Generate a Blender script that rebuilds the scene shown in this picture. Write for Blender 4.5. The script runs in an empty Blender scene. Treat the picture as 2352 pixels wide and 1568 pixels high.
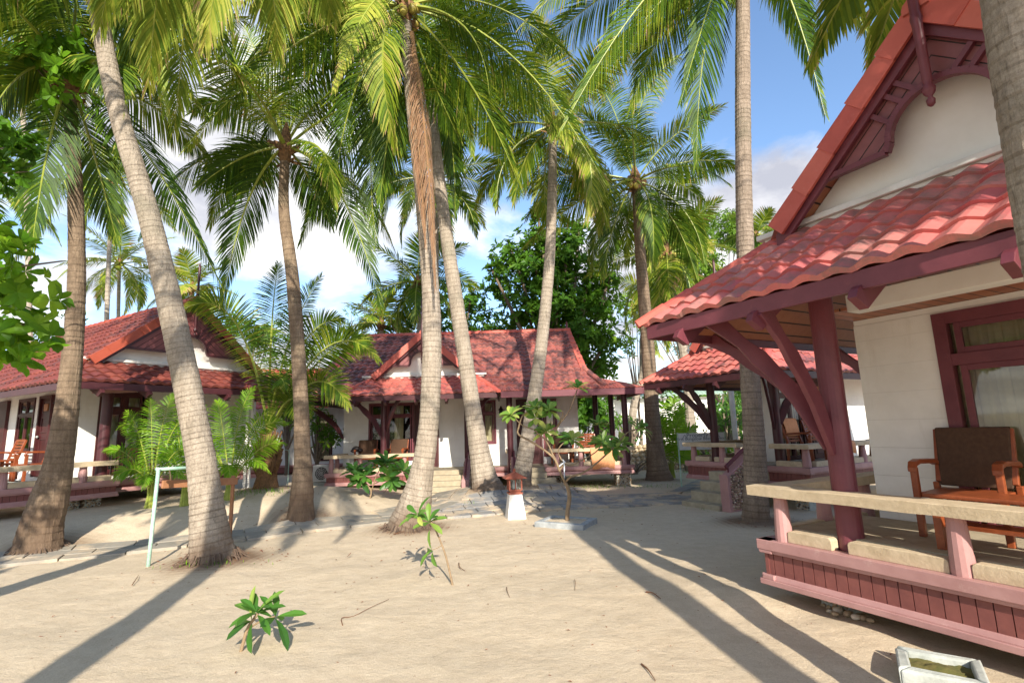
import bpy, math, random
from mathutils import Vector, Matrix
V = Vector
rnd = random.Random(7)
PI = math.pi
sc = bpy.context.scene
col = sc.collection

# ------------------------------------------------------------------ camera model (used to read distances off the photograph)
FL, TH, RO, H = 1180.0, math.radians(9.5), math.radians(1.7), 1.9
cF = V((0, math.cos(TH), math.sin(TH))); _u = V((0, -math.sin(TH), math.cos(TH))); _r = V((1, 0, 0))
cR = math.cos(RO)*_r - math.sin(RO)*_u; cU = math.sin(RO)*_r + math.cos(RO)*_u
CAM = V((0, 0, H))
def ray(x, y): return cF + (x-1176)/FL*cR + (784-y)/FL*cU
def at(x, y, Y): d = ray(x, y); return CAM + d*(Y/d.y)
def ss(t): t = max(0., min(1., t)); return t*t*(3-2*t)
MOUNDS = []
def terrain(x, y):
    d = (x+5.1)*-.436 + (y-10.3)*.9
    h = .42*ss(d/2.0)*(1-ss((x+5.2)/2.6))*(1-.55*ss((y-14)/3)) + .22*ss((y-11.8)/2.4)*(1-ss((abs(x+.2)-1.0)/1.6))*(1-ss((y-15.3)/1.0))
    for (mx, my, mh, mr) in MOUNDS:
        q = ((x-mx)**2+(y-my)**2)/(mr*mr)
        if q < 6: h += mh*math.exp(-q)
    return h
def gp(px, py):
    z = 0.
    for _ in range(12):
        d = ray(px, py); p = CAM + d*((z-H)/d.z); z = terrain(p.x, p.y)
    return V((p.x, p.y, z))

# ------------------------------------------------------------------ materials
def nt(name):
    m = bpy.data.materials.new(name); m.use_nodes = True
    t = m.node_tree; b = t.nodes['Principled BSDF']
    return m, t, b
def node(t, typ, **kw):
    n = t.nodes.new(typ)
    for k, v in kw.items():
        if k in n.inputs.keys(): n.inputs[k].default_value = v
        else: setattr(n, k, v)
    return n
def ramp(t, stops):
    r = t.nodes.new('ShaderNodeValToRGB'); e = r.color_ramp.elements
    while len(e) < len(stops): e.new(.5)
    for i, (p, c) in enumerate(stops):
        e[i].position = p; e[i].color = (c[0], c[1], c[2], 1)
    return r
def noise(t, scale, detail=5, rough=.6, vec=None, dist=0):
    n = node(t, 'ShaderNodeTexNoise'); n.inputs['Scale'].default_value = scale
    n.inputs['Detail'].default_value = detail; n.inputs['Roughness'].default_value = rough; n.inputs['Distortion'].default_value = dist
    if vec is not None: t.links.new(vec, n.inputs['Vector'])
    return n
def mathn(t, op, a, b=None, c=None):
    n = t.nodes.new('ShaderNodeMath'); n.operation = op
    for i, q in enumerate((a, b, c)):
        if q is None: continue
        if isinstance(q, (int, float)): n.inputs[i].default_value = q
        else: t.links.new(q, n.inputs[i])
    return n.outputs[0]
def mix(t, fac, a, b, mode='MIX'):
    n = t.nodes.new('ShaderNodeMix'); n.data_type = 'RGBA'; n.blend_type = mode
    for i, q in ((0, fac), (6, a), (7, b)):
        if isinstance(q, (int, float)): n.inputs[i].default_value = q
        elif isinstance(q, tuple): n.inputs[i].default_value = (q[0], q[1], q[2], 1)
        else: t.links.new(q, n.inputs[i])
    return n.outputs[2]
def bump(t, b, h, strength, dist=.01, prev=None):
    n = t.nodes.new('ShaderNodeBump'); n.inputs['Strength'].default_value = strength; n.inputs['Distance'].default_value = dist
    t.links.new(h, n.inputs['Height']); 
    if prev is not None: t.links.new(prev, n.inputs['Normal'])
    t.links.new(n.outputs[0], b.inputs['Normal']); return n.outputs[0]
def coord(t, which='Object'):
    return t.nodes.new('ShaderNodeTexCoord').outputs[which]
def scaled(t, vec, s):
    n = t.nodes.new('ShaderNodeVectorMath'); n.operation = 'MULTIPLY'; n.inputs[1].default_value = s
    t.links.new(vec, n.inputs[0]); return n.outputs[0]
def painted(name, c, c2=None, rough=.45, sc_=6, bs=.15, wear=None, spec=.4):
    m, t, b = nt(name); co = coord(t)
    n1 = noise(t, sc_, 6, .65, co)
    c2 = c2 or tuple(q*.78 for q in c)
    r = ramp(t, [(.3, c2), (.7, c)]); t.links.new(n1.outputs[0], r.inputs[0]); out = r.outputs[0]
    if wear:
        n2 = noise(t, sc_*3, 8, .75, co); r2 = ramp(t, [(.60, (0, 0, 0)), (.72, (1, 1, 1))]); t.links.new(n2.outputs[0], r2.inputs[0])
        f = mathn(t, 'MULTIPLY', r2.outputs[0], .55); out = mix(t, f, out, wear)
    t.links.new(out, b.inputs['Base Color']); b.inputs['Roughness'].default_value = rough
    b.inputs['Specular IOR Level'].default_value = spec
    n3 = noise(t, 45, 4, .6, co); bump(t, b, n3.outputs[0], bs, .004)
    return m

M_maroon = painted('maroon_paint', (.185, .048, .062), (.125, .030, .042), .42, 3, .2, (.26, .09, .085))
M_mardk = painted('dark_maroon_paint', (.085, .024, .028), (.05, .014, .018), .38, 4, .15)
M_dark = painted('dark_maroon_wood', (.085, .020, .020), (.05, .012, .014), .42, 4, .2)
M_pink = painted('pink_paint', (.47, .265, .25), (.37, .19, .18), .5, 3, .2, (.55, .38, .34))
M_clad = painted('brick_red_boards', (.25, .085, .072), (.17, .055, .05), .5, 5, .25, (.34, .13, .11))
M_cap = painted('sandstone_cap', (.62, .50, .34), (.46, .36, .23), .85, 9, .9, (.33, .29, .2))
M_stone = painted('stone_steps', (.47, .40, .28), (.31, .26, .18), .85, 6, .9, (.24, .21, .16))
M_teak = painted('teak_wood', (.33, .085, .028), (.19, .045, .016), .35, 12, .2)
M_oldwood = painted('old_orange_wood', (.42, .20, .10), (.30, .13, .06), .6, 9, .3)
M_oldred = painted('faded_red_wood', (.36, .11, .065), (.25, .07, .045), .6, 9, .3)
M_cush = painted('brown_cushion', (.095, .05, .028), (.06, .032, .018), .9, 30, .5)
M_white = painted('white_plaster', (.86, .85, .81), (.77, .75, .70), .7, 2, .1)
M_trim = painted('white_trim', (.84, .82, .78), (.62, .60, .55), .6, 3, .2)
M_towel = painted('peach_towel', (.75, .36, .18), (.62, .27, .12), .95, 25, 1)
M_metal = painted('grey_metal', (.45, .47, .46), (.3, .31, .3), .35, 8, .1)
M_green = painted('pale_green_pipe', (.50, .66, .56), (.25, .45, .35), .4, 10, .3, (.75, .78, .70))
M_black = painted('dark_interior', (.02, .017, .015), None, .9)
M_blackm = painted('black_iron', (.02, .015, .015), None, .45)
M_blue = painted('blue_plastic', (.05, .22, .5), None, .4)
M_conc = painted('weathered_concrete', (.52, .54, .50), (.30, .32, .29), .9, 7, 1.0, (.66, .66, .60))
M_twig = painted('dry_twig', (.22, .10, .05), (.12, .06, .03), .9, 20, .6)
M_deadleaf = painted('dead_leaf', (.30, .10, .04), (.18, .06, .03), .8, 10, .3)
M_root = painted('root_fibre', (.17, .115, .08), (.09, .06, .045), .95, 18, 1.0)
M_fibre = painted('palm_fibre', (.30, .16, .07), (.10, .055, .028), .95, 18, 1.0)
M_coco = painted('coconut_husk', (.40, .36, .07), (.26, .17, .03), .45, 9, .2)
M_branch = painted('frangipani_bark', (.34, .24, .14), (.20, .14, .085), .85, 14, .8)
M_bark = painted('grey_brown_bark', (.22, .17, .12), (.12, .09, .065), .9, 7, 1)
M_acw = painted('ac_white', (.62, .62, .60), (.5, .5, .48), .5)
M_paper = painted('sign_board', (.80, .84, .88), (.74, .79, .85), .4, 2, .05)
M_ink = painted('sign_letters', (.16, .22, .30), None, .6)
M_greenroof = painted('pale_green_roof', (.40, .52, .42), (.3, .42, .33), .6, 8)

def siding():
    m, t, b = nt('white_board_siding'); co = coord(t)
    sx = node(t, 'ShaderNodeSeparateXYZ'); t.links.new(co, sx.inputs[0])
    z = mathn(t, 'FRACT', mathn(t, 'MULTIPLY', sx.outputs[2], 1/.31))
    g = ramp(t, [(0, (0, 0, 0)), (.022, (1, 1, 1))]); t.links.new(z, g.inputs[0])
    n1 = noise(t, 1.6, 6, .65, co); r = ramp(t, [(.3, (.74, .73, .69)), (.65, (.86, .855, .82))]); t.links.new(n1.outputs[0], r.inputs[0])
    n2 = noise(t, 1, 6, .7, scaled(t, co, (7, 7, .8))); r2 = ramp(t, [(.56, (0, 0, 0)), (.75, (1, 1, 1))]); t.links.new(n2.outputs[0], r2.inputs[0])
    c = mix(t, mathn(t, 'MULTIPLY', r2.outputs[0], .30), r.outputs[0], (.50, .46, .38))
    c = mix(t, mathn(t, 'MULTIPLY', mathn(t, 'SUBTRACT', 1., g.outputs[0]), .3), c, (.3, .28, .24))
    t.links.new(c, b.inputs['Base Color']); b.inputs['Roughness'].default_value = .65
    bump(t, b, g.outputs[0], .5, .006); return m
M_wall = siding()

def slat_mat(name, c1, c2, axis_expr, period, gap=.12):
    m, t, b = nt(name); co = coord(t)
    sx = node(t, 'ShaderNodeSeparateXYZ'); t.links.new(co, sx.inputs[0])
    d = axis_expr(t, sx)
    fr = mathn(t, 'FRACT', mathn(t, 'MULTIPLY', d, 1/period))
    g = ramp(t, [(0, (0, 0, 0)), (gap*.6, (0, 0, 0)), (gap, (1, 1, 1))]); t.links.new(fr, g.inputs[0])
    cell = mathn(t, 'FLOOR', mathn(t, 'MULTIPLY', d, 1/period))
    wn = node(t, 'ShaderNodeTexWhiteNoise', noise_dimensions='1D'); t.links.new(cell, wn.inputs['W'])
    c = mix(t, wn.outputs[0], c1, c2)
    n1 = noise(t, 10, 6, .6, co); c = mix(t, .35, c, n1.outputs[0], 'SOFT_LIGHT')
    c = mix(t, g.outputs[0], (.02, .01, .008), c)
    t.links.new(c, b.inputs['Base Color']); b.inputs['Roughness'].default_value = .5
    bump(t, b, g.outputs[0], .8, .012); return m
M_soffit_y = slat_mat('timber_soffit', (.46, .18, .09), (.36, .12, .06), lambda t, s: s.outputs[1], .14)
M_soffit_x = slat_mat('timber_soffit_side', (.44, .17, .085), (.34, .115, .06), lambda t, s: s.outputs[0], .14)
def gab(xa, slope):
    return lambda t, s: mathn(t, 'MULTIPLY', mathn(t, 'ADD', s.outputs[2], mathn(t, 'MULTIPLY', mathn(t, 'ABSOLUTE', mathn(t, 'SUBTRACT', s.outputs[0], xa)), slope)), math.cos(math.atan(slope)))

def tile_mat(name, cols, stain, stainc=(.06, .045, .045), moss=None):
    m, t, b = nt(name); co = coord(t)
    at_ = node(t, 'ShaderNodeAttribute', attribute_name='tint')
    r = ramp(t, [(i/(len(cols)-1), c) for i, c in enumerate(cols)]); t.links.new(at_.outputs['Fac'], r.inputs[0])
    n0 = noise(t, 5, 5, .7, co); c = mix(t, .3, r.outputs[0], n0.outputs[0], 'SOFT_LIGHT')
    n1 = noise(t, 1.3, 6, .7, co, .4); n2 = noise(t, 9, 6, .75, co)
    s = mathn(t, 'ADD', mathn(t, 'MULTIPLY', n1.outputs[0], .62), mathn(t, 'MULTIPLY', n2.outputs[0], .38))
    s = mathn(t, 'ADD', s, mathn(t, 'MULTIPLY', at_.outputs['Fac'], .07))
    r2 = ramp(t, [(stain, (0, 0, 0)), (stain+.12, (1, 1, 1))]); t.links.new(s, r2.inputs[0])
    c = mix(t, mathn(t, 'MULTIPLY', r2.outputs[0], .8), c, stainc)
    n3 = noise(t, 22, 5, .8, co); r3 = ramp(t, [(.62, (0, 0, 0)), (.7, (1, 1, 1))]); t.links.new(n3.outputs[0], r3.inputs[0])
    c = mix(t, mathn(t, 'MULTIPLY', r3.outputs[0], .35), c, (.55, .36, .3))
    t.links.new(c, b.inputs['Base Color']); b.inputs['Roughness'].default_value = .52; b.inputs['Specular IOR Level'].default_value = .4
    bump(t, b, n3.outputs[0], .2, .004); return m
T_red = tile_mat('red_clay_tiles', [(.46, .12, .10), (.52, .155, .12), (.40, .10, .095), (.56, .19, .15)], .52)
T_pink = tile_mat('pinkish_clay_tiles', [(.56, .145, .135), (.60, .19, .165), (.52, .11, .12), (.64, .26, .22)], .49, (.25, .15, .13))
T_old = tile_mat('weathered_clay_tiles', [(.42, .135, .11), (.35, .11, .095), (.48, .17, .13), (.30, .10, .09)], .48, (.05, .038, .042))
T_shadered = tile_mat('shaded_clay_tiles', [(.20, .050, .038), (.15, .038, .032), (.26, .068, .046), (.17, .045, .036)], .55)  # tree shade over the left roof is put into the tile colour
T_lcap = tile_mat('sunlit_clay_caps', [(.42, .09, .05), (.36, .075, .045), (.30, .06, .04)], .60)  # orange of the sunlit verge put into the cap colour
T_cap = tile_mat('clay_caps', [(.54, .115, .085), (.58, .145, .105), (.48, .095, .075)], .66, (.25, .1, .08))

def foliage(name, stops, trans=.26, rough=.5, spec=.22):
    m, t, b = nt(name); co = coord(t)
    a = node(t, 'ShaderNodeAttribute', attribute_name='tint')
    r = ramp(t, stops); t.links.new(a.outputs['Fac'], r.inputs[0])
    t.links.new(r.outputs[0], b.inputs['Base Color']); b.inputs['Roughness'].default_value = rough; b.inputs['Specular IOR Level'].default_value = spec
    tr = node(t, 'ShaderNodeBsdfTranslucent'); c2 = mix(t, .45, r.outputs[0], (.22, .36, .02)); t.links.new(c2, tr.inputs[0])
    mx = node(t, 'ShaderNodeMixShader'); mx.inputs[0].default_value = trans
    t.links.new(b.outputs[0], mx.inputs[1]); t.links.new(tr.outputs[0], mx.inputs[2])
    t.links.new(mx.outputs[0], t.nodes['Material Output'].inputs['Surface']); return m
F_palm = foliage('palm_leaflets', [(0, (.022, .060, .007)), (.42, (.085, .165, .012)), (.72, (.29, .35, .025)), (.93, (.42, .38, .09)), (1, (.48, .31, .15))])
F_palmlit = foliage('sunlit_palm_leaflets', [(0, (.07, .14, .012)), (.45, (.20, .28, .025)), (.75, (.42, .43, .06)), (.93, (.45, .36, .10)), (1, (.46, .28, .14))])  # strong sun on the yellow fronds is put into their leaf colour
F_dead = foliage('dead_palm_leaflets', [(0, (.16, .08, .045)), (.45, (.34, .19, .11)), (1, (.50, .33, .20))], .15, .8, .2)
F_broad = foliage('broad_tree_leaves', [(0, (.028, .085, .010)), (.5, (.075, .19, .016)), (.93, (.13, .25, .02)), (1, (.24, .36, .03))], .35, .45)
F_bright = foliage('bright_big_leaves', [(0, (.03, .10, .008)), (.5, (.12, .28, .012)), (1, (.28, .46, .03))], .4, .4)
F_frangi = foliage('frangipani_leaves', [(0, (.03, .10, .02)), (.5, (.07, .19, .03)), (.85, (.20, .33, .06)), (1, (.45, .50, .12))], .3, .3)
F_pale = foliage('pale_tree_leaves', [(0, (.07, .15, .02)), (.6, (.16, .29, .03)), (1, (.28, .40, .06))], .4, .5)
M_rachis = painted('frond_stalk', (.35, .38, .06), (.20, .26, .04), .4, 5)
M_rachisd = painted('dead_stalk', (.30, .17, .08), None, .8, 5)

def trunk_mat(name, c1, c2, ring, crack=(.07, .05, .035), foot=.75):
    m, t, b = nt(name); co = coord(t)
    a = node(t, 'ShaderNodeAttribute', attribute_name='tint')     # position of the leaf scar rings along the stem
    n1 = noise(t, 1, 6, .7, scaled(t, co, (6, 6, 2.2))); r = ramp(t, [(.3, c2), (.68, c1)]); t.links.new(n1.outputs[0], r.inputs[0])
    n2 = noise(t, 1, 6, .75, scaled(t, co, (38, 38, 5))); r2 = ramp(t, [(.54, (0, 0, 0)), (.68, (1, 1, 1))]); t.links.new(n2.outputs[0], r2.inputs[0])
    c = mix(t, mathn(t, 'MULTIPLY', r2.outputs[0], .55), r.outputs[0], crack)
    n5 = noise(t, 7, 4, .7, co); ra = ramp(t, [(0, (0, 0, 0)), (.55, (0, 0, 0)), (1, (1, 1, 1))]); t.links.new(a.outputs['Fac'], ra.inputs[0])
    c = mix(t, mathn(t, 'MULTIPLY', mathn(t, 'MULTIPLY', ra.outputs[0], n5.outputs[0]), ring), c, crack)
    n4 = noise(t, 1.1, 3, .6, co); r4 = ramp(t, [(.55, (0, 0, 0)), (.7, (1, 1, 1))]); t.links.new(n4.outputs[0], r4.inputs[0])
    c = mix(t, mathn(t, 'MULTIPLY', r4.outputs[0], .3), c, (.14, .15, .10))
    n7 = noise(t, 1, 5, .8, scaled(t, co, (26, 26, 40))); c = mix(t, .75, c, n7.outputs[0], 'OVERLAY')
    vo = node(t, 'ShaderNodeTexVoronoi'); vo.inputs['Scale'].default_value = 1.; t.links.new(scaled(t, co, (3.3, 3.3, 4.5)), vo.inputs['Vector'])
    rv = ramp(t, [(0, (1, 1, 1)), (.05, (1, 1, 1)), (.10, (0, 0, 0))]); t.links.new(mathn(t, 'ADD', vo.outputs['Distance'], mathn(t, 'MULTIPLY', n2.outputs[0], .08)), rv.inputs[0])
    c = mix(t, mathn(t, 'MULTIPLY', rv.outputs[0], .8), c, (.03, .02, .015))
    sx = node(t, 'ShaderNodeSeparateXYZ'); t.links.new(co, sx.inputs[0])     # rough weathered root zone near the ground
    fz = mathn(t, 'SUBTRACT', mathn(t, 'MULTIPLY', n4.outputs[0], 1.9), mathn(t, 'MULTIPLY', sx.outputs[2], .9)); rf_ = ramp(t, [(.35, (0, 0, 0)), (.75, (1, 1, 1))]); t.links.new(fz, rf_.inputs[0])
    c = mix(t, mathn(t, 'MULTIPLY', rf_.outputs[0], foot), c, mix(t, n2.outputs[0], (.26, .17, .11), (.05, .033, .025)))
    t.links.new(c, b.inputs['Base Color']); b.inputs['Roughness'].default_value = .9; b.inputs['Specular IOR Level'].default_value = .2
    h = mathn(t, 'ADD', n2.outputs[0], mathn(t, 'MULTIPLY', n1.outputs[0], .6))
    bump(t, b, h, 1.0, .03); return m
K_grey = trunk_mat('palm_bark_grey', (.46, .39, .31), (.29, .24, .185), .75)
K_dark = trunk_mat('palm_bark_brown', (.30, .22, .15), (.15, .105, .07), .85)
K_mid = trunk_mat('palm_bark_taupe', (.38, .30, .23), (.22, .17, .125), .8, foot=.5)

def sand():
    m, t, b = nt('beach_sand'); co = coord(t)
    n1 = noise(t, .6, 6, .65, co); n2 = noise(t, 5, 8, .7, co); n3 = noise(t, 90, 4, .7, co); n4 = noise(t, 340, 2, .5, co)
    r = ramp(t, [(.3, (.55, .44, .31)), (.7, (.67, .555, .41))]); t.links.new(n1.outputs[0], r.inputs[0])
    r2 = ramp(t, [(.4, (.51, .40, .27)), (.6, (.69, .57, .41))]); t.links.new(n2.outputs[0], r2.inputs[0])
    c = mix(t, .45, r.outputs[0], r2.outputs[0])
    r3 = ramp(t, [(.35, (.34, .25, .16)), (.5, (.62, .5, .35)), (.7, (.85, .74, .56))]); t.links.new(n3.outputs[0], r3.inputs[0])
    c = mix(t, .3, c, r3.outputs[0])
    vo = node(t, 'ShaderNodeTexVoronoi'); vo.inputs['Scale'].default_value = 5.5; t.links.new(co, vo.inputs['Vector'])
    r5 = ramp(t, [(0, (1, 1, 1)), (.045, (1, 1, 1)), (.06, (0, 0, 0))]); t.links.new(vo.outputs['Distance'], r5.inputs[0])
    c = mix(t, mathn(t, 'MULTIPLY', r5.outputs[0], .35), c, (.2, .12, .07))
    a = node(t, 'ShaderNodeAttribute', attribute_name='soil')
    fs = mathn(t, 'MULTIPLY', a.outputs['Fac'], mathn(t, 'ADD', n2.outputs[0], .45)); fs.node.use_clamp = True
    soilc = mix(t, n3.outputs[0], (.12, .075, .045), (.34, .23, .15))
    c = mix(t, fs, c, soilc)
    t.links.new(c, b.inputs['Base Color']); b.inputs['Roughness'].default_value = .95; b.inputs['Specular IOR Level'].default_value = .15
    vd = node(t, 'ShaderNodeTexVoronoi', feature='SMOOTH_F1'); vd.inputs['Scale'].default_value = 2.6; vd.inputs['Smoothness'].default_value = .6; t.links.new(mix(t, .12, co, n1.outputs[1]), vd.inputs['Vector'])
    n6 = noise(t, 1.0, 5, .6, scaled(t, co, (2.6, 4.2, 2)), .3)
    h = mathn(t, 'ADD', mathn(t, 'MULTIPLY', n3.outputs[0], .16), mathn(t, 'ADD', mathn(t, 'MULTIPLY', n2.outputs[0], .5), mathn(t, 'MULTIPLY', n6.outputs[0], .35)))
    h = mathn(t, 'ADD', h, mathn(t, 'MULTIPLY', n4.outputs[0], .035)); h = mathn(t, 'ADD', h, mathn(t, 'MULTIPLY', vd.outputs['Distance'], .28))
    bump(t, b, h, .7, .06); return m
M_sand = sand()
def paver_mat(name, c1, c2, sandc=(.62, .48, .32), cover=.5):
    m, t, b = nt(name); co = coord(t)
    a = node(t, 'ShaderNodeAttribute', attribute_name='tint')
    c = mix(t, a.outputs['Fac'], c1, c2)
    n = noise(t, 4, 6, .7, co); c = mix(t, .5, c, n.outputs[0], 'SOFT_LIGHT')
    n2 = noise(t, 1.3, 7, .7, co); r = ramp(t, [(cover, (0, 0, 0)), (cover+.14, (1, 1, 1))]); t.links.new(n2.outputs[0], r.inputs[0])
    c = mix(t, mathn(t, 'MULTIPLY', r.outputs[0], .85), c, sandc)
    t.links.new(c, b.inputs['Base Color']); b.inputs['Roughness'].default_value = .8
    n3 = noise(t, 30, 5, .7, co); bump(t, b, n3.outputs[0], .6, .008); return m
M_paver = paver_mat('sandstone_pavers', (.27, .245, .20), (.34, .305, .25), cover=.50)
M_slate = paver_mat('grey_slate_pavers', (.21, .21, .205), (.31, .30, .285), cover=.45)
M_pebble = None
def pebble():
    m, t, b = nt('river_pebbles')
    a = node(t, 'ShaderNodeAttribute', attribute_name='tint')
    r = ramp(t, [(0, (.10, .07, .045)), (.4, (.30, .21, .13)), (.75, (.48, .36, .22)), (1, (.68, .60, .48))]); t.links.new(a.outputs['Fac'], r.inputs[0])
    t.links.new(r.outputs[0], b.inputs['Base Color']); b.inputs['Roughness'].default_value = .45; return m
M_pebble = pebble()
def glass():
    m, t, b = nt('window_glass')
    g = node(t, 'ShaderNodeBsdfGlossy'); g.inputs['Roughness'].default_value = .02; g.inputs[0].default_value = (.9, .93, .95, 1)
    tr = node(t, 'ShaderNodeBsdfTransparent'); tr.inputs[0].default_value = (.88, .92, .9, 1)
    fr = node(t, 'ShaderNodeFresnel'); fr.inputs[0].default_value = 1.9
    mx = node(t, 'ShaderNodeMixShader'); t.links.new(fr.outputs[0], mx.inputs[0]); t.links.new(tr.outputs[0], mx.inputs[1]); t.links.new(g.outputs[0], mx.inputs[2])
    t.links.new(mx.outputs[0], t.nodes['Material Output'].inputs['Surface']); return m
M_glass = glass()
M_curtain = painted('cream_curtain', (.78, .68, .46), (.62, .53, .34), .9, 3)

# ------------------------------------------------------------------ mesh builder
class MB:
    def __init__(s): s.v = []; s.f = []; s.t = []
    def add(s, vs, fs, t=None):
        o = len(s.v); s.v += [tuple(q) for q in vs]
        if t is None: t = rnd.random()
        for f in fs: s.f.append(tuple(i+o for i in f)); s.t.append(t)
        return s
    def hexa(s, p, t=None):   # 8 corners: bottom 4 ccw, top 4 ccw
        return s.add(p, [(3, 2, 1, 0), (4, 5, 6, 7), (0, 1, 5, 4), (1, 2, 6, 5), (2, 3, 7, 6), (3, 0, 4, 7)], t)
    def box(s, x0, x1, y0, y1, z0, z1, t=None, taper=0):
        k = taper
        return s.hexa([(x0, y0, z0), (x1, y0, z0), (x1, y1, z0), (x0, y1, z0), (x0+k, y0+k, z1), (x1-k, y0+k, z1), (x1-k, y1-k, z1), (x0+k, y1-k, z1)], t)
    def beam(s, a, b, w, h, up=V((0, 0, 1)), t=None):  # rectangular bar from a to b
        a, b = V(a), V(b); d = (b-a).normalized(); sd = d.cross(up)
        if sd.length < 1e-4: sd = d.cross(V((0, 1, 0)))
        sd.normalize(); u = sd.cross(d).normalized(); sd = sd*(w/2); u = u*(h/2)
        return s.hexa([a-sd-u, a+sd-u, b+sd-u, b-sd-u, a-sd+u, a+sd+u, b+sd+u, b-sd+u], t)
    def tube(s, pts, rad, n=8, cap=True, t=None, tf=None, rf=None):
        pts = [V(p) for p in pts]; m = len(pts)
        if isinstance(rad, (int, float)): rad = [rad]*m
        vs = []; ref = None
        for i, p in enumerate(pts):
            T = (pts[min(i+1, m-1)]-pts[max(i-1, 0)]).normalized()
            if ref is None: ref = V((1, 0, 0)) if abs(T.x) < .8 else V((0, 1, 0))
            a = (ref - T*ref.dot(T)).normalized(); ref = a; b = T.cross(a)
            for k in range(n):
                an = 2*PI*k/n; r = rad[i]*(rf(i, k, an) if rf else 1)
                vs.append(p + a*(math.cos(an)*r) + b*(math.sin(an)*r))
        o = len(s.v); s.v += [tuple(q) for q in vs]
        tt = rnd.random() if t is None else t
        for i in range(m-1):
            for k in range(n):
                k2 = (k+1) % n; s.f.append((o+i*n+k, o+i*n+k2, o+(i+1)*n+k2, o+(i+1)*n+k)); s.t.append(tf(i) if tf else tt)
        if cap:
            s.f.append(tuple(o+k for k in reversed(range(n)))); s.t.append(tt)
            s.f.append(tuple(o+(m-1)*n+k for k in range(n))); s.t.append(tt)
        return s
    def lathe(s, prof, c=(0, 0, 0), n=16, t=None):
        return s.tube([(c[0], c[1], c[2]+z) for r, z in prof], [max(r, .0015) for r, z in prof], n, True, t)
    def blob(s, c, r, t=None, n=7, m=5, rot=None, jit=0):
        c = V(c); r = V(r) if not isinstance(r, (int, float)) else V((r, r, r)); vs = []
        for j in range(m+1):
            th = PI*j/m
            for k in range(n):
                a = 2*PI*k/n; q = V((math.sin(th)*math.cos(a)*r.x, math.sin(th)*math.sin(a)*r.y, math.cos(th)*r.z))
                if jit: q *= 1+rnd.uniform(-jit, jit)
                if rot: q = rot @ q
                vs.append(c+q)
        fs = [(j*n+k, (j+1)*n+k, (j+1)*n+(k+1) % n, j*n+(k+1) % n) for j in range(m) for k in range(n)]
        return s.add(vs, fs, t)
    def prism(s, poly, o, ax, ay, az, th, t=None):   # 2-D outline in plane (ax, ay) extruded th along az
        o, ax, ay, az = V(o), V(ax), V(ay), V(az); n = len(poly)
        vs = [o+ax*p[0]+ay*p[1]-az*(th/2) for p in poly]+[o+ax*p[0]+ay*p[1]+az*(th/2) for p in poly]
        return s.add(vs, [tuple(reversed(range(n))), tuple(range(n, 2*n))]+[(i, (i+1) % n, n+(i+1) % n, n+i) for i in range(n)], t)
    def band(s, lo, hi, o, ax, ay, az, th, t=None):  # strip between two polylines of equal length, as a run of closed blocks
        o, ax, ay, az = V(o), V(ax), V(ay), V(az); n = len(lo); P = lambda p, k: o+ax*p[0]+ay*p[1]+az*(th/2*k)
        vs = []
        for a, b in zip(lo, hi): vs += [P(a, -1), P(b, -1), P(b, 1), P(a, 1)]
        fs = [(3, 2, 1, 0), (4*n-4, 4*n-3, 4*n-2, 4*n-1)]
        for i in range(n-1):
            for k in range(4): fs.append((4*i+k, 4*i+(k+1) % 4, 4*i+4+(k+1) % 4, 4*i+4+k))
        return s.add(vs, fs, t)
    def build(s, name, mat, parent=None, loc=None, smooth=False, bevel=0, rel=None, attr='tint'):
        me = bpy.data.meshes.new(name)
        vs = s.v
        if rel is not None: vs = [(p[0]-rel[0], p[1]-rel[1], p[2]-rel[2]) for p in vs]
        me.from_pydata(vs, [], s.f); me.materials.append(mat)
        a = me.attributes.new(attr, 'FLOAT', 'FACE'); a.data.foreach_set('value', s.t)
        if smooth: me.shade_smooth()
        me.update()
        o = bpy.data.objects.new(name, me); col.objects.link(o)
        if parent: o.parent = parent
        if loc is not None: o.location = loc
        if bevel:
            b = o.modifiers.new('bevel', 'BEVEL'); b.width = bevel; b.segments = 2; b.limit_method = 'ANGLE'; b.angle_limit = math.radians(40)
        return o
def thing(name, label, cat, loc=(0, 0, 0), rotz=0, group=None):
    o = bpy.data.objects.new(name, None); o.empty_display_size = .2; col.objects.link(o)
    o.location = loc; o.rotation_euler = (0, 0, rotz); o['label'] = label; o['category'] = cat
    if group: o['group'] = group
    return o
def tag(o, label, cat, group=None):
    o['label'] = label; o['category'] = cat
    if group: o['group'] = group
    return o
def struct(o): o['kind'] = 'structure'; return o
def copy_tree(o, parent=None):
    c = o.copy(); col.objects.link(c)
    if parent: c.parent = parent
    for ch in list(o.children): copy_tree(ch, c)
    return c
def frame_pt(root, p):   # local point of a rotated thing -> world
    a = root.rotation_euler[2]; l = root.location
    return V((l.x+p[0]*math.cos(a)-p[1]*math.sin(a), l.y+p[0]*math.sin(a)+p[1]*math.cos(a), l.z+p[2]))

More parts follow.
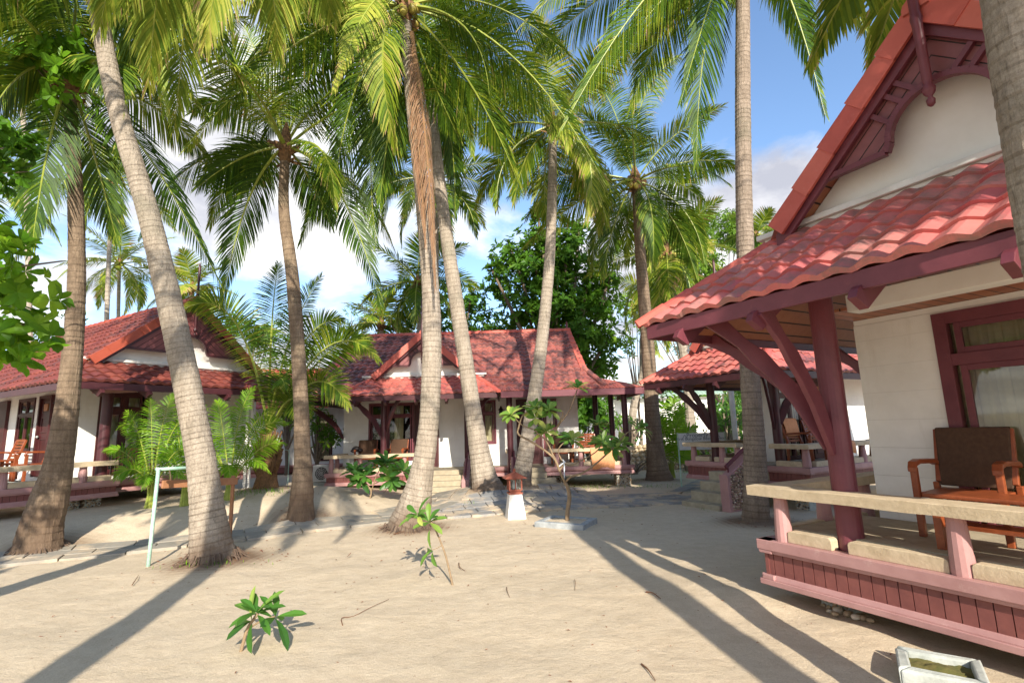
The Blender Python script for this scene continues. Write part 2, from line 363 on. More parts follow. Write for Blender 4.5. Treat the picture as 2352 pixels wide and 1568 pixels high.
# ------------------------------------------------------------------ roofs
def tiles(mb, P0, ex, es, S, bounds, period=.26, row=.30, amp=.044, lip=.036):
    P0, ex, es = V(P0), V(ex).normalized(), V(es).normalized(); n = ex.cross(es)
    if n.z < 0: n = -n
    nr = max(1, round(S/row)); row = S/nr; sub = 6
    def h(x):
        p = (x/period) % 1.; return amp*(.5+.5*math.cos(2*PI*p))**.75 + .006*math.sin(2*PI*p)
    for k in range(nr):
        s0, s1 = S-(k+1)*row, S-k*row
        a0, b0 = bounds(s0); a1, b1 = bounds(s1); lo, hi = min(a0, a1), max(b0, b1)
        if b0 < a0: a0 = b0 = (a0+b0)/2
        i0, i1 = math.floor(lo/period*sub), math.ceil(hi/period*sub)
        prev = None; jt = {}
        for i in range(i0, i1+1):
            x = i*period/sub; ci = math.floor(i/sub+.25)
            if ci not in jt: jt[ci] = (rnd.random(), rnd.uniform(-.006, .006), rnd.uniform(-.012, .012))
            tt, dz, ds = jt[ci]
            x0 = min(max(x, a0), b0); x1 = min(max(x, a1), b1)
            top = P0+ex*x0+es*s0+n*(h(x0)+.004)
            bot = P0+ex*x1+es*(s1+.02+ds)+n*(h(x1)+lip+dz)
            und = P0+ex*x1+es*(s1+.018+ds)+n*(h(x1)*.6-.012)
            cur = [top, bot, und]
            if prev and (x1 > a1 - 1e-6) and not ((cur[1]-prev[1]).length < 1e-5 and (cur[0]-prev[0]).length < 1e-5):
                o = len(mb.v); mb.v += [tuple(q) for q in prev+cur]
                mb.f.append((o, o+1, o+4, o+3)); mb.t.append(tt); mb.f.append((o+1, o+2, o+5, o+4)); mb.t.append(tt)
            prev = cur
def caps(mb, a, b, r=.085, L=.36, lift=.02):
    a, b = V(a), V(b); n = max(1, round((b-a).length/L)); d = (b-a)/n
    for i in range(n):
        p, q = a+d*i, a+d*(i+1.12); up = V((0, 0, 1)); T = d.normalized(); s = T.cross(up).normalized(); u = s.cross(T)
        vs = []
        for (c, rr) in ((p, r*.85), (q, r*1.1)):
            for k in range(9):
                an = PI*(k/8)*1.2-.1*PI
                vs.append(c+s*(math.cos(an)*rr)+u*(math.sin(an)*rr+lift-rr*.25))
        o = 9; fs = [(k, k+1, o+k+1, o+k) for k in range(8)]+[tuple(range(9, 18))]+[tuple(reversed(range(9)))]
        mb.add(vs, fs)
def verge(mb, a, b, out, w=.16, L=.44):   # stepped flat barge tiles, out = outward horizontal unit
    a, b, out = V(a), V(b), V(out); n = max(1, round((b-a).length/L)); d = (b-a)/n; T = d.normalized(); u = out.cross(T)
    if u.z < 0: u = -u
    for i in range(n):
        p, q = a+d*i, a+d*(i+1.06)
        vs = []
        for c, k in ((p, 0), (q, .03)):
            vs += [c-out*.16+u*(.02+k*.5), c+out*(.035+k*.4)+u*(.035+k*.6), c+out*(.035+k*.4)-u*w, c+out*.005-u*w, c+out*.0+u*.0, c-out*.16+u*.0]
        m = 6; fs = [(k, (k+1) % m, m+(k+1) % m, m+k) for k in range(m)]+[tuple(range(m, 2*m)), tuple(reversed(range(m)))]
        mb.add(vs, fs)
def quadslab(mb, pts, th, t=None):   # thin slab below a planar quad
    p = [V(q) for q in pts]; n = (p[1]-p[0]).cross(p[3]-p[0]).normalized()
    if n.z > 0: n = -n
    mb.hexa([q+n*th for q in p]+p, t)

def bracket(root, foot, tip, z0, z1, name='bracket', mat=None):   # S shaped flat brace from a column out to the eave
    d = V((tip[0]-foot[0], tip[1]-foot[1], 0)); L = d.length; d.normalize(); az = d.cross(V((0, 0, 1)))
    hgt = z1-z0
    mid = [(.0, 0), (.10, .20), (.22, .38), (.42, .56), (.56, .68), (.72, .80), (.86, .90), (1.0, 1.0)]
    wid = [.03, .075, .085, .075, .09, .06, .075, .10]
    if True:
        lo, hi = [], []
        for i, (a, b) in enumerate(mid):
            j, k = max(i-1, 0), min(i+1, len(mid)-1); tx, tz = (mid[k][0]-mid[j][0])*L, (mid[k][1]-mid[j][1])*hgt; q = math.hypot(tx, tz)
            nx, nz = tz/q, -tx/q; w = wid[i]
            lo.append((a*L+nx*w, b*hgt+nz*w)); hi.append((a*L-nx*w, b*hgt-nz*w))
        mb = MB(); mb.band(lo, hi, (foot[0], foot[1], z0), d, (0, 0, 1), az, .055)
        return mb.build(name, mat or M_maroon, root, bevel=.006)
def column(root, x, y, z0, z1, r=.11, mat=None):
    mb = MB(); mb.lathe([(r*1.02, z0), (r*1.0, z0+.4), (r, z1-.05), (r*1.02, z1)], (x, y, 0), 24)
    return mb.build('column', mat or M_maroon, root, smooth=False)
def smooth_by_angle(o):
    o.data.shade_smooth(); return o

def railing(root, a, b, zd, zr, posts, curb=True, capw=.26, curbgaps=()):
    """stone capped bench rail from a to b with tapered pink posts and low stone curbs"""
    a, b = V((a[0], a[1], 0)), V((b[0], b[1], 0)); d = (b-a).normalized(); s = V((-d.y, d.x, 0)); L = (b-a).length
    mb = MB(); n = max(3, int(L/.22)); lo, hi = [], []
    vs = []
    rr = random.Random(int(L*1000))
    for i in range(n+1):
        c = a+d*(L*i/n); j = lambda: rr.uniform(-.006, .006)
        for (su, z) in ((-.5, -.10), (-.515, -.01), (-.49, 0), (.49, 0), (.515, -.01), (.5, -.10)):
            q = c+s*(capw*su+j()); vs.append((q.x, q.y, zr+z+j()*.7))
    fs = [tuple(range(6)), tuple(reversed(range(6*n, 6*n+6)))]
    for i in range(n):
        for k in range(6): fs.append((6*i+k, 6*i+6+k, 6*i+6+(k+1) % 6, 6*i+(k+1) % 6))
    mb.add(vs, fs); mb.build('rail_cap', M_cap, root)
    for t in posts:
        c = a+d*t; m = MB(); m.lathe([(.085, zd+.0), (.085, zd+.06), (.078, zd+.2), (.066, zr-.14), (.07, zr-.1)], (c.x, c.y, 0), 14)
        m.build('rail_post', M_pink, root)
    if curb:
        e = [0]+sorted(list(posts)+list(curbgaps))+[L]; m = MB()
        for t0, t1 in zip(e, e[1:]):
            t0, t1 = t0+.075, t1-.075
            if t1-t0 < .15: continue
            p = [(t0, 0), (t1, 0), (t1, .085), (t1-.01, .105), (t1-.03, .115), (t0+.03, .115), (t0+.01, .105), (t0, .085)]
            m.prism(p, (a.x, a.y, zd), d, (0, 0, 1), s, .11)
        m.build('stone_curb', M_cap, root, bevel=.006)

def platform(root, x0, x1, y0, y1, zd, zt, front=True, left=True, right=False):
    m = MB(); m.box(x0+.06, x1-.06 if right else x1, y0+.06, y1, zd-.12, zd-.012); m.build('deck', M_stone, root)
    mb, mc, mt = MB(), MB(), MB()
    def side(a, b, out):
        a, b, out = V(a), V(b), V(out); d = (b-a).normalized(); L = (b-a).length
        prof = lambda M_, z0, z1, o0, o1: M_.hexa([a-out*.12+V((0, 0, z0)), b-out*.12+V((0, 0, z0)), b+out*o0+V((0, 0, z0)), a+out*o0+V((0, 0, z0)),
                                                a-out*.12+V((0, 0, z1)), b-out*.12+V((0, 0, z1)), b+out*o1+V((0, 0, z1)), a+out*o1+V((0, 0, z1))])
        ext = d*.04; a0, b0 = a, b; a, b = a-ext, b+ext
        prof(mb, zd-.10, zd, .045, .045); prof(mb, zd-.135, zd-.10, .02, .03)
        prof(mt, zt, zt+.055, .045, .045); prof(mt, zt+.055, zt+.10, .02, .0)
        a, b = a0, b0
        n = int(L/.105); w = L/n
        for i in range(n):
            p, q = a+d*(w*i+.004), a+d*(w*(i+1)-.004); k = rnd.uniform(-.002, .002)-.012
            mc.hexa([p-out*.05+V((0, 0, zt+.09)), q-out*.05+V((0, 0, zt+.09)), q+out*k+V((0, 0, zt+.09)), p+out*k+V((0, 0, zt+.09)),
                     p-out*.05+V((0, 0, zd-.12)), q-out*.05+V((0, 0, zd-.12)), q+out*k+V((0, 0, zd-.12)), p+out*k+V((0, 0, zd-.12))])
    if front: side((x0, y0, 0), (x1, y0, 0), (0, -1, 0))
    if left: side((x0, y1, 0), (x0, y0, 0), (-1, 0, 0))
    if right: side((x1, y0, 0), (x1, y1, 0), (1, 0, 0))
    mb.build('edge_beam', M_pink, root, bevel=.006); mc.build('cladding', M_clad, root); mt.build('bottom_trim', M_pink, root, bevel=.006)

def wall(root, a, b, z0, z1, openings, th=.14, mat=None, name='wall'):
    """wall from a to b (outer face on the right hand of a->b), openings (t0,t1,za,zb)"""
    a, b = V((a[0], a[1], 0)), V((b[0], b[1], 0)); d = (b-a).normalized(); L = (b-a).length; inn = V((-d.y, d.x, 0))
    m = MB()
    def blk(t0, t1, za, zb):
        if t1-t0 < .01 or zb-za < .01: return
        p, q = a+d*t0, a+d*t1
        m.hexa([p+V((0, 0, za)), q+V((0, 0, za)), q+inn*th+V((0, 0, za)), p+inn*th+V((0, 0, za)), p+V((0, 0, zb)), q+V((0, 0, zb)), q+inn*th+V((0, 0, zb)), p+inn*th+V((0, 0, zb))])
    t = 0
    for (t0, t1, za, zb) in sorted(openings):
        blk(t, t0, z0, z1); blk(t0, t1, z0, za); blk(t0, t1, zb, z1); t = t1
    blk(t, L, z0, z1)
    return m.build(name, mat or M_wall, root)

def window(root, a, b, t0, t1, z0, z1, cols=(1,), transom=True, curtain=(0, 1), fr=.07, name='window', open_=0):
    """framed window in the wall a->b: frame > panes, curtains"""
    a, b = V((a[0], a[1], 0)), V((b[0], b[1], 0)); d = (b-a).normalized(); inn = V((-d.y, d.x, 0)); P = lambda t, i, z: a+d*t+inn*i+V((0, 0, z))
    m = MB(); g = MB()
    def bar(ta, tb, za, zb, i0=-.03, i1=.07):
        m.hexa([P(ta, i0, za), P(tb, i0, za), P(tb, i1, za), P(ta, i1, za), P(ta, i0, zb), P(tb, i0, zb), P(tb, i1, zb), P(ta, i1, zb)])
    bar(t0, t0+fr, z0, z1); bar(t1-fr, t1, z0, z1); bar(t0+fr, t1-fr, z1-fr, z1); bar(t0+fr, t1-fr, z0, z0+fr)
    tot = sum(cols); x = t0+fr; W = t1-t0-2*fr; zt = z1-fr-.38 if transom else None; edges = []
    for i, c in enumerate(cols):
        x2 = x+W*c/tot; edges.append((x, x2))
        if i < len(cols)-1: bar(x2-fr*.45, x2+fr*.45, z0+fr, z1-fr, -.022, .06)
        x = x2
    if transom: bar(t0+fr, t1-fr, zt-fr*.5, zt+fr*.5, -.026, .064)
    for (xa, xb) in edges:      # inner sash
        for (za, zb) in ([(z0+fr, zt-fr*.5), (zt+fr*.5, z1-fr)] if transom else [(z0+fr, z1-fr)]):
            k = fr*.5
            bar(xa+k*.9, xa+k*1.9, za, zb, -.008, .035); bar(xb-k*1.9, xb-k*.9, za, zb, -.008, .035)
            bar(xa+k*1.9, xb-k*1.9, zb-k, zb, -.008, .035); bar(xa+k*1.9, xb-k*1.9, za, za+k, -.008, .035)
            g.add([P(xa+k*1.5, .012, za+k*.5), P(xb-k*1.5, .012, za+k*.5), P(xb-k*1.5, .012, zb-k*.5), P(xa+k*1.5, .012, zb-k*.5)], [(0, 1, 2, 3)])
    fo = m.build(name, M_maroon if name != 'dark_window' else M_dark, root, bevel=.004)
    if name == 'dark_window': fo.name = 'window'
    g.build('pane', M_glass, fo)
    if curtain:
        c = MB(); ta, tb = t0+(t1-t0)*curtain[0], t0+(t1-t0)*curtain[1]; n = int((tb-ta)/.018)+2; vs = []
        for i in range(n):
            t = ta+(tb-ta)*i/(n-1); o = .17+.028*math.sin(t*46)+.012*math.sin(t*113+1)
            vs += [P(t, o, z0), P(t, o, z1)]
        c.add(vs, [(2*i, 2*i+2, 2*i+3, 2*i+1) for i in range(n-1)]); c.build('curtain', M_curtain, fo, smooth=True)
    return fo
def door(root, a, b, t0, t1, z0, z1, plate=True, knob=-1):
    a, b = V((a[0], a[1], 0)), V((b[0], b[1], 0)); d = (b-a).normalized(); inn = V((-d.y, d.x, 0)); P = lambda t, i, z: a+d*t+inn*i+V((0, 0, z))
    m = MB()
    def bar(ta, tb, za, zb, i0, i1): m.hexa([P(ta, i0, za), P(tb, i0, za), P(tb, i1, za), P(ta, i1, za), P(ta, i0, zb), P(tb, i0, zb), P(tb, i1, zb), P(ta, i1, zb)])
    bar(t0, t0+.07, z0, z1, -.03, .09); bar(t1-.07, t1, z0, z1, -.03, .09); bar(t0+.07, t1-.07, z1-.07, z1, -.03, .09)
    bar(t0+.07, t1-.07, z0, z1-.07, .03, .07)
    for (za, zb) in ((z0+.12, z0+.95), (z0+1.1, z1-.55), (z1-.45, z1-.14)):
        bar(t0+.17, t1-.17, za, za+.03, .012, .03); bar(t0+.17, t1-.17, zb-.03, zb, .012, .03); bar(t0+.17, t0+.2, za+.03, zb-.03, .012, .03); bar(t1-.2, t1-.17, za+.03, zb-.03, .012, .03)
    o = m.build('door', M_dark, root, bevel=.003)
    k = MB(); tk = t0+.13 if knob < 0 else t1-.13; k.blob(P(tk, -.02, z0+1.0), .032, n=10, m=8); k.build('handle', M_metal, o, smooth=True)
    if plate:
        q = MB(); tm = (t0+t1)/2
        q.hexa([P(tm-.12, .0, z1-.40), P(tm+.12, .0, z1-.40), P(tm+.12, .029, z1-.40), P(tm-.12, .029, z1-.40), P(tm-.12, .0, z1-.22), P(tm+.12, .0, z1-.22), P(tm+.12, .029, z1-.22), P(tm-.12, .029, z1-.22)])
        q.build('number_plate', M_oldwood, o, bevel=.004)
    return o

def gable_front(root, x0, x1, xa, za, ye, yw, yv, ze, zf, tile, yback=8.0, left=True, right=True, lz=None, mainroof=True, pole=1.1, arch=True, tilecap=None, cutL=None, wallbot=None, name='porch_roof', mar=None):
    """gabled block: skirt roof in front, steep gable behind it with verge tiles, boards and pendant"""
    tc = tilecap or T_cap; mar = mar or M_maroon
    sl = (za-ze)/(xa-x0); srt = (za-ze)/(x1-xa)
    xhL = x0+(zf-ze)/sl; xhR = x1-(zf-ze)/srt
    # skirt
    S = math.hypot(yw-ye, zf-ze); es = V((0, ye-yw, ze-zf)).normalized()
    m = MB(); tiles(m, (0, yw, zf), (1, 0, 0), es, S, lambda s: (xhL+(x0-xhL)*s/S, xhR+(x1-xhR)*s/S)); rf = m.build(name, tile, root)
    # main slopes
    if mainroof:
        for sgn, xe, xh, s_, on in ((-1, x0, xhL, sl, left), (1, x1, xhR, srt, right)):
            if not on: continue
            S2 = math.hypot(xe-xa, za-ze); e2 = V((xe-xa, 0, ze-za)).normalized(); m = MB()
            sf = S2*(za-zf)/(za-ze)
            def bd(s, sf=sf, S2=S2):
                lo = yv if s < sf else yw+(ye-yw)*(s-sf)/(S2-sf)
                return (lo, yback)
            tiles(m, (xa, 0, za), (0, 1, 0), e2, S2, bd); m.build('main_roof', tile, root)
    m = MB(); caps(m, (x0-.06, ye-.06, ze+.0), (xhL, yw, zf)); m.build('hip_cap', tc, rf); m = MB(); caps(m, (x1+.06, ye-.06, ze), (xhR, yw, zf)); m.build('hip_cap', tc, rf)
    m = MB(); caps(m, (xa, yback, za), (xa, yv-.02, za), .1)
    m.build('ridge_cap', tc, root)
    # verge tiles down both rakes
    zl = zf+.0
    m = MB(); verge(m, (xa, yv, za+.06), (xhL+.02, yv, zl+.06), (0, -1, 0)); m.build('verge_tiles', tc, root); m = MB(); verge(m, (xa, yv, za+.06), (xhR-.02, yv, zl+.06), (0, -1, 0)); m.build('verge_tiles', tc, root)
    # under slab of slopes and soffits
    u = MB(); e = .05
    quadslab(u, [(x0+.03, ye+.03, ze-e), (x1-.03, ye+.03, ze-e), (xhR, yw, zf-e), (xhL, yw, zf-e)], .03); u.build('soffit', M_soffit_y, root)
    u = MB()
    if mainroof:
        if left: quadslab(u, [(x0+.03, ye+.03, ze-e), (xhL, yw, zf-e), (xhL, yback, zf-e), (x0+.03, yback, ze-e)], .03); quadslab(u, [(xhL, yv+.05, zf-e), (xa, yv+.05, za-e), (xa, yback, za-e), (xhL, yback, zf-e)], .03)
        if right: quadslab(u, [(x1-.03, yback, ze-e), (xhR, yback, zf-e), (xhR, yw, zf-e), (x1-.03, ye+.03, ze-e)], .03); quadslab(u, [(xhR, yback, zf-e), (xa, yback, za-e), (xa, yv+.05, za-e), (xhR, yv+.05, zf-e)], .03)
        if u.v: u.build('side_soffit', M_soffit_x, root)
    # fascia
    m = MB(); m.box(x0+.02, x1-.02, ye+.0, ye+.035, ze-.17, ze-.015)
    if left and mainroof: m.box(x0+.0, x0+.035, ye+.037, yback, ze-.17, ze-.015)
    if right and mainroof: m.box(x1-.035, x1, ye+.037, yback, ze-.17, ze-.015)
    m.build('fascia', mar, root, bevel=.004)
    x = x0+.55; slp = (zf-ze)/(yw-ye)
    while x < x1-.3:   # rafter tails poking out under the fascia
        m = MB(); m.prism([(ye-.10, ze-.24), (ye+.05, ze-.32), (ye+.75, ze-.32+slp*.7), (ye+.75, ze-.17+slp*.7), (ye-.06, ze-.17)], (x, 0, 0), (0, 1, 0), (0, 0, 1), (1, 0, 0), .07)
        m.build('rafter_tail', mar, root, bevel=.004); x += .92
    # gable wall with white ledge
    m = MB(); zb = wallbot or (ze-.1)
    k = .10
    m.prism([(xhL+k-.3, zf-.3), (xhR-k+.3, zf-.3), (xhR-k-.02, zf+.02), (xa, za-k*1.6), (xhL+k+.02, zf+.02)], (0, yw+.09, 0), (1, 0, 0), (0, 0, 1), (0, 1, 0), .1)
    m.build('gable_wall', M_white, root)
    m = MB(); m.box(xhL-.38, xhR+.38, yw-.10, yw+.035, zf+.035, zf+.10); m.box(xhL-.3, xhR+.3, yw-.05, yw+.036, zf-.01, zf+.034); m.build('ledge', M_trim, root, bevel=.01)
    # barge boards
    yb = yv+.045; ax, ay, az = (1, 0, 0), (0, 0, 1), (0, 1, 0); b = MB()
    for sg, xh, s_ in ((-1, xhL, sl), (1, xhR, srt)):
        c = math.cos(math.atan(s_)); zz = lambda x: za-abs(x-xa)*s_
        lo = [(xa, za-.04-.17/c), (xh, zf-.02-.17/c)]; hi = [(xa, za-.045), (xh, zf-.045)]
        b.band(lo, hi, (0, yb, 0), ax, ay, az, .05)
    b.build('bargeboard', mar, root, bevel=.005)
    if arch:
        Rw = (xhR-xhL)/2; zk = zf+.38; ar = .46; top = zk+.48
        mp = MB(); tr = MB(); cx = xa
        for sg, xh, s_ in ((-1, xhL, sl), (1, xhR, srt)):
            c = math.cos(math.atan(s_)); up = lambda X: za-.1/c-abs(X-xa)*s_
            xk = xa+sg*(za-.15/c-zk)/s_           # where the level beam meets the rake
            xs = xa+sg*ar
            N = 10; pts = [(xk, zk), (xs, zk)]
            arc = [(xa+sg*ar*math.cos(th)*.92, zk+.08+(top-zk-.08)*math.sin(th)) for th in [PI/2*i/N for i in range(N+1)]]
            low = [(xk, zk), (xs, zk)]+arc
            hi = [(p[0], up(p[0])) for p in low]
            mp.band(low, hi, (0, yb+.06, 0), ax, ay, az, .02)
            # trim following the lower outline
            for (p, q) in zip(low, low[1:]):
                if math.hypot(p[0]-q[0], p[1]-q[1]) < 1e-3: continue
                tr.beam((p[0], yb+.03, p[1]), (q[0], yb+.03, q[1]), .055, .07, V((0, -1, 0)))
            for f in (.34, .62, .86):              # short battens across the boards
                i = int(f*(len(arc)-1)); p = arc[i] if f < .9 else low[1]; nx, nz = sg*math.sin(math.atan(s_)), c
                dist = (up(p[0])-p[1])*c
                if dist > .15: tr.beam((p[0], yb+.025, p[1]), (p[0]+nx*dist, yb+.025, p[1]+nz*dist), .045, .05, V((0, -1, 0)))
        pm = slat_mat('gable_slats', (.26, .085, .085), (.20, .062, .066), gab(xa, sl), .12, .10)
        mp.build('gable_panel', pm, root); tr.build('gable_trim', mar, root)
        pr = [(.012, za-1.02), (.03, za-1.0), (.034, za-.96), (.016, za-.93), (.045, za-.89), (.052, za-.85), (.03, za-.81), (.038, za-.78), (.042, za-.2), (.05, za-.15), (.04, za-.1), (.042, za+.25), (.03, za+.3), (.034, za+pole-.1), (.012, za+pole)]
        m = MB(); m.lathe(pr, (xa, yv-.075, 0), 14); m.build('finial', mar, root, smooth=True)
    return xhL, xhR

def lamp(root, p, out):
    p, out = V(p), V(out); m = MB(); m.box(p.x-.03, p.x+.03, p.y-.03, p.y+.03, p.z-.08, p.z+.08)
    m.tube([p, p+out*.12+V((0, 0, .09)), p+out*.24+V((0, 0, .03))], .012, 6); q = p+out*.24
    m.lathe([(.02, .03), (.11, -.05), (.06, -.055), (.06, -.16), (.03, -.19)], q, 10); return m.build('wall_lamp', M_blackm, root)

def chair(name, label, loc, rotz, group, cushion=True, slat=False):
    """teak armchair, seat faces local -y"""
    t = thing(name, label, 'armchair', loc, rotz, group); w, dp = .31, .27
    for sx in (-1, 1):
        m = MB(); m.beam((sx*w, -dp, 0), (sx*w, -dp+.01, .62), .055, .06, V((0, 1, 0))); m.build('leg', M_teak, t, bevel=.008)
        m = MB(); m.beam((sx*w, dp, 0), (sx*w, dp-.02, .45), .05, .055, V((0, 1, 0))); m.beam((sx*w*.93, dp-.02, .452), (sx*w*.93, dp+.12, .95), .045, .05, V((0, 1, 0))); m.build('leg', M_teak, t, bevel=.006)
        m = MB(); pts = [(-dp-.035, .60), (-dp+.0, .655), (-dp+.1, .672), (dp-.06, .655), (dp+.03, .63)]
        m.band([(p[0], p[1]-.025) for p in pts], [(p[0], p[1]+.018) for p in pts], (sx*(w+.0), 0, 0), (0, 1, 0), (0, 0, 1), (1, 0, 0), .075); m.build('armrest', M_teak, t, bevel=.008)
    m = MB(); m.box(-w+.03, w-.03, -dp, dp, .35, .40)
    m.build('seat', M_teak, t, bevel=.008)
    if cushion:
        m = MB(); m.hexa([(-w+.035, dp-.05, .42), (w-.035, dp-.05, .42), (w-.035, dp+.02, .42), (-w+.035, dp+.02, .42), (-w+.02, dp+.07, .97), (w-.02, dp+.07, .97), (w-.02, dp+.13, .97), (-w+.02, dp+.13, .97)]); m.build('backrest', M_cush, t, bevel=.014)
    if slat or not cushion:
        m = MB(); m.box(-w+.05, w-.05, dp+.095, dp+.13, .90, .97)
        for i in range(6): z = .46+i*.075; y = dp-.01+(z-.45)*.26; m.box(-w+.05, w-.05, y, y+.022, z, z+.05)
        m.build('backrest', M_teak, t, bevel=.004)
    return t
def table(label, loc, rotz, group=None, L=.9, W=.5, hgt=.5, name='coffee_table'):
    t = thing(name, label, 'table', loc, rotz, group); m = MB(); m.box(-L/2, L/2, -W/2, W/2, hgt-.035, hgt); m.build('tabletop', M_teak, t, bevel=.008)
    for sx in (-1, 1):
        for sy in (-1, 1):
            m = MB(); x, y = sx*(L/2-.07), sy*(W/2-.06); m.box(x-.03, x+.03, y-.03, y+.03, 0, hgt-.036); m.build('leg', M_teak, t)
    m = MB(); m.box(-L/2+.08, L/2-.08, -W/2+.07, W/2-.07, .18, .205); m.build('shelf', M_teak, t)
    return t
def towel(label, root, lx, ly, z, w, drop, along='x'):
    """cloth folded over a rail, local frame of root"""
    m = MB(); n = 22; vs = []; prof = [(-.155, z-drop), (-.158, z-drop*.55), (-.15, z-.05), (-.12, z+.014), (0, z+.02), (.12, z+.012), (.15, z-.06), (.155, z-drop*.6)]
    k = len(prof)
    for i in range(n):
        u = (i/(n-1)-.5)*w
        for j, (o, zz) in enumerate(prof):
            f = (z-zz)/max(drop, .01); ox = o+.012*math.sin(u*34+j)*f*(1 if o > 0 else -1); zz2 = zz+.03*math.sin(u*9+1)*f
            uu = u*(1-.12*f)
            vs.append(frame_pt(root, (lx+uu, ly+ox, zz2)) if along == 'x' else frame_pt(root, (lx+ox, ly+uu, zz2)))
    c = frame_pt(root, (lx, ly, z)); m.add(vs, [(i*k+j, (i+1)*k+j, (i+1)*k+j+1, i*k+j+1) for i in range(n-1) for j in range(k-1)])
    o = m.build('towel', M_towel, None, loc=c, smooth=True, rel=c); so = o.modifiers.new('thick', 'SOLIDIFY'); so.thickness = .012
    return tag(o, label, 'towel')

# ================================================================== MOUNDS round palm feet, then the ground
PB = {}
for k, (px, py) in dict(A=(92, 1216), B=(488, 1292), C=(938, 1215), C2=(1120, 1135), D=(692, 1160), E=(1195, 1118), F=(1515, 1106), G=(1738, 1200), P=(612, 1108)).items(): PB[k] = gp(px, py)
PB['P'] = V((*at(612, 1108, 13.6).xy, .62)); PB['E'] = V((*at(1195, 1116, 14.9).xy, .2)); PB['C2'] = V((*at(1122, 1128, 14.2).xy, .2))
for k, (hh, rr) in dict(B=(.07, .75), C=(.05, .6), D=(.08, .8), A=(.06, .7), C2=(.1, .8), E=(.06, .6), F=(.1, .9), G=(.05, .6)).items(): MOUNDS.append((PB[k].x, PB[k].y, hh, rr))
MOUNDS += [(PB['P'].x, PB['P'].y, .14, 1.7), (2.2, 6.6, .05, .5), (3.05, 5.0, .05, .4), (2.45, 5.9, .06, .5), (-3.4, 13.4, .10, 1.0)]

def make_ground():
    # one sheet, fine near the camera, growing cells to the horizon
    def axis(lo, hi, fine, far):
        a = [lo]; 
        while a[-1] < hi: a.append(a[-1]+fine)
        st = fine
        while a[-1] < far: st *= 1.35; a.append(a[-1]+st)
        st = fine; b = [lo]
        while b[-1] > -far: st *= 1.35; b.append(b[-1]-st)
        return list(reversed(b[1:]))+a
    xs = axis(-13, 9, .11, 1200); ys = axis(-1, 20, .11, 1200)
    from mathutils import noise as N
    vs = []; soil = []
    for y in ys:
        for x in xs:
            z = terrain(x, y)
            if -13 < x < 9 and -1 < y < 20:
                z += .020*N.noise(V((x*.9, y*.9, 0))) + .012*N.noise(V((x*2.7, y*2.7, 3))) + .006*N.noise(V((x*6, y*6, 7)))
            vs.append((x, y, z))
    nx = len(xs); fs = []; tt = []
    for j in range(len(ys)-1):
        for i in range(nx-1):
            fs.append((j*nx+i, j*nx+i+1, (j+1)*nx+i+1, (j+1)*nx+i))
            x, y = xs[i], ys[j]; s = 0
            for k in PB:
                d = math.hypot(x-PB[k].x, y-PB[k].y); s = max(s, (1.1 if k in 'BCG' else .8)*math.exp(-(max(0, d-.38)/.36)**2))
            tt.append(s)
    m = MB(); m.v = vs; m.f = fs; m.t = tt
    o = m.build('ground', M_sand, smooth=True, attr='soil'); struct(o)
make_ground()

# paved path: pavers laid along a centre line following the terrain
def path(pts, widths, mat, L=.62, rows=3, name='path', skip=0.0, lift=.035):
    m = MB(); seg = []
    for a, b in zip(pts, pts[1:]):
        d = V((b[0]-a[0], b[1]-a[1])); n = max(1, round(d.length/L))
        for i in range(n): seg.append((V(a)+d*i/n, V(a)+d*(i+1)/n, d.normalized()))
    for i, (p, q, d) in enumerate(seg):
        pd = seg[i-1][2] if i else d; nd = seg[i+1][2] if i < len(seg)-1 else d
        n0 = V((-(pd.y+d.y), pd.x+d.x)).normalized(); n1 = V((-(nd.y+d.y), nd.x+d.x)).normalized()
        off = (i % 2)
        for r in range(rows):
            if rnd.random() < skip: continue
            w = widths; a0, a1 = -w/2+w*r/rows+.012, -w/2+w*(r+1)/rows-.012; sh = d*((r % 2)*L*.45)
            k0, k1 = d*.010, d*-.010; dz = rnd.uniform(-.006, .008)
            c = [p+sh+k0+n0*a0, q+sh+k1+n1*a0, q+sh+k1+n1*a1, p+sh+k0+n0*a1]
            top = [(v.x, v.y, terrain(v.x, v.y)+lift+dz+.012) for v in c]; bot = [(v.x, v.y, z-.06) for v, (_, _, z) in zip(c, top)]
            m.hexa(bot+top)
    return struct(m.build(name, mat, bevel=.006))
path([(-14, 6.2), (-8.3, 8.62), (-5.15, 10.15), (-3.6, 11.2), (-2.2, 12.0)], .95, M_paver, .8, 3)
path([(-2.9, 11.9), (-1.9, 13.2), (-1.75, 15.6)], 1.15, M_paver, .55, 3)
path([(-2.3, 12.3), (-.2, 12.9), (2.0, 13.3), (4.6, 13.6), (7.2, 17.5), (9.2, 24)], 1.9, M_slate, .5, 5, lift=.03)
path([(1.3, 14.2), (1.3, 16.3)], 1.4, M_slate, .45, 4, lift=.03)

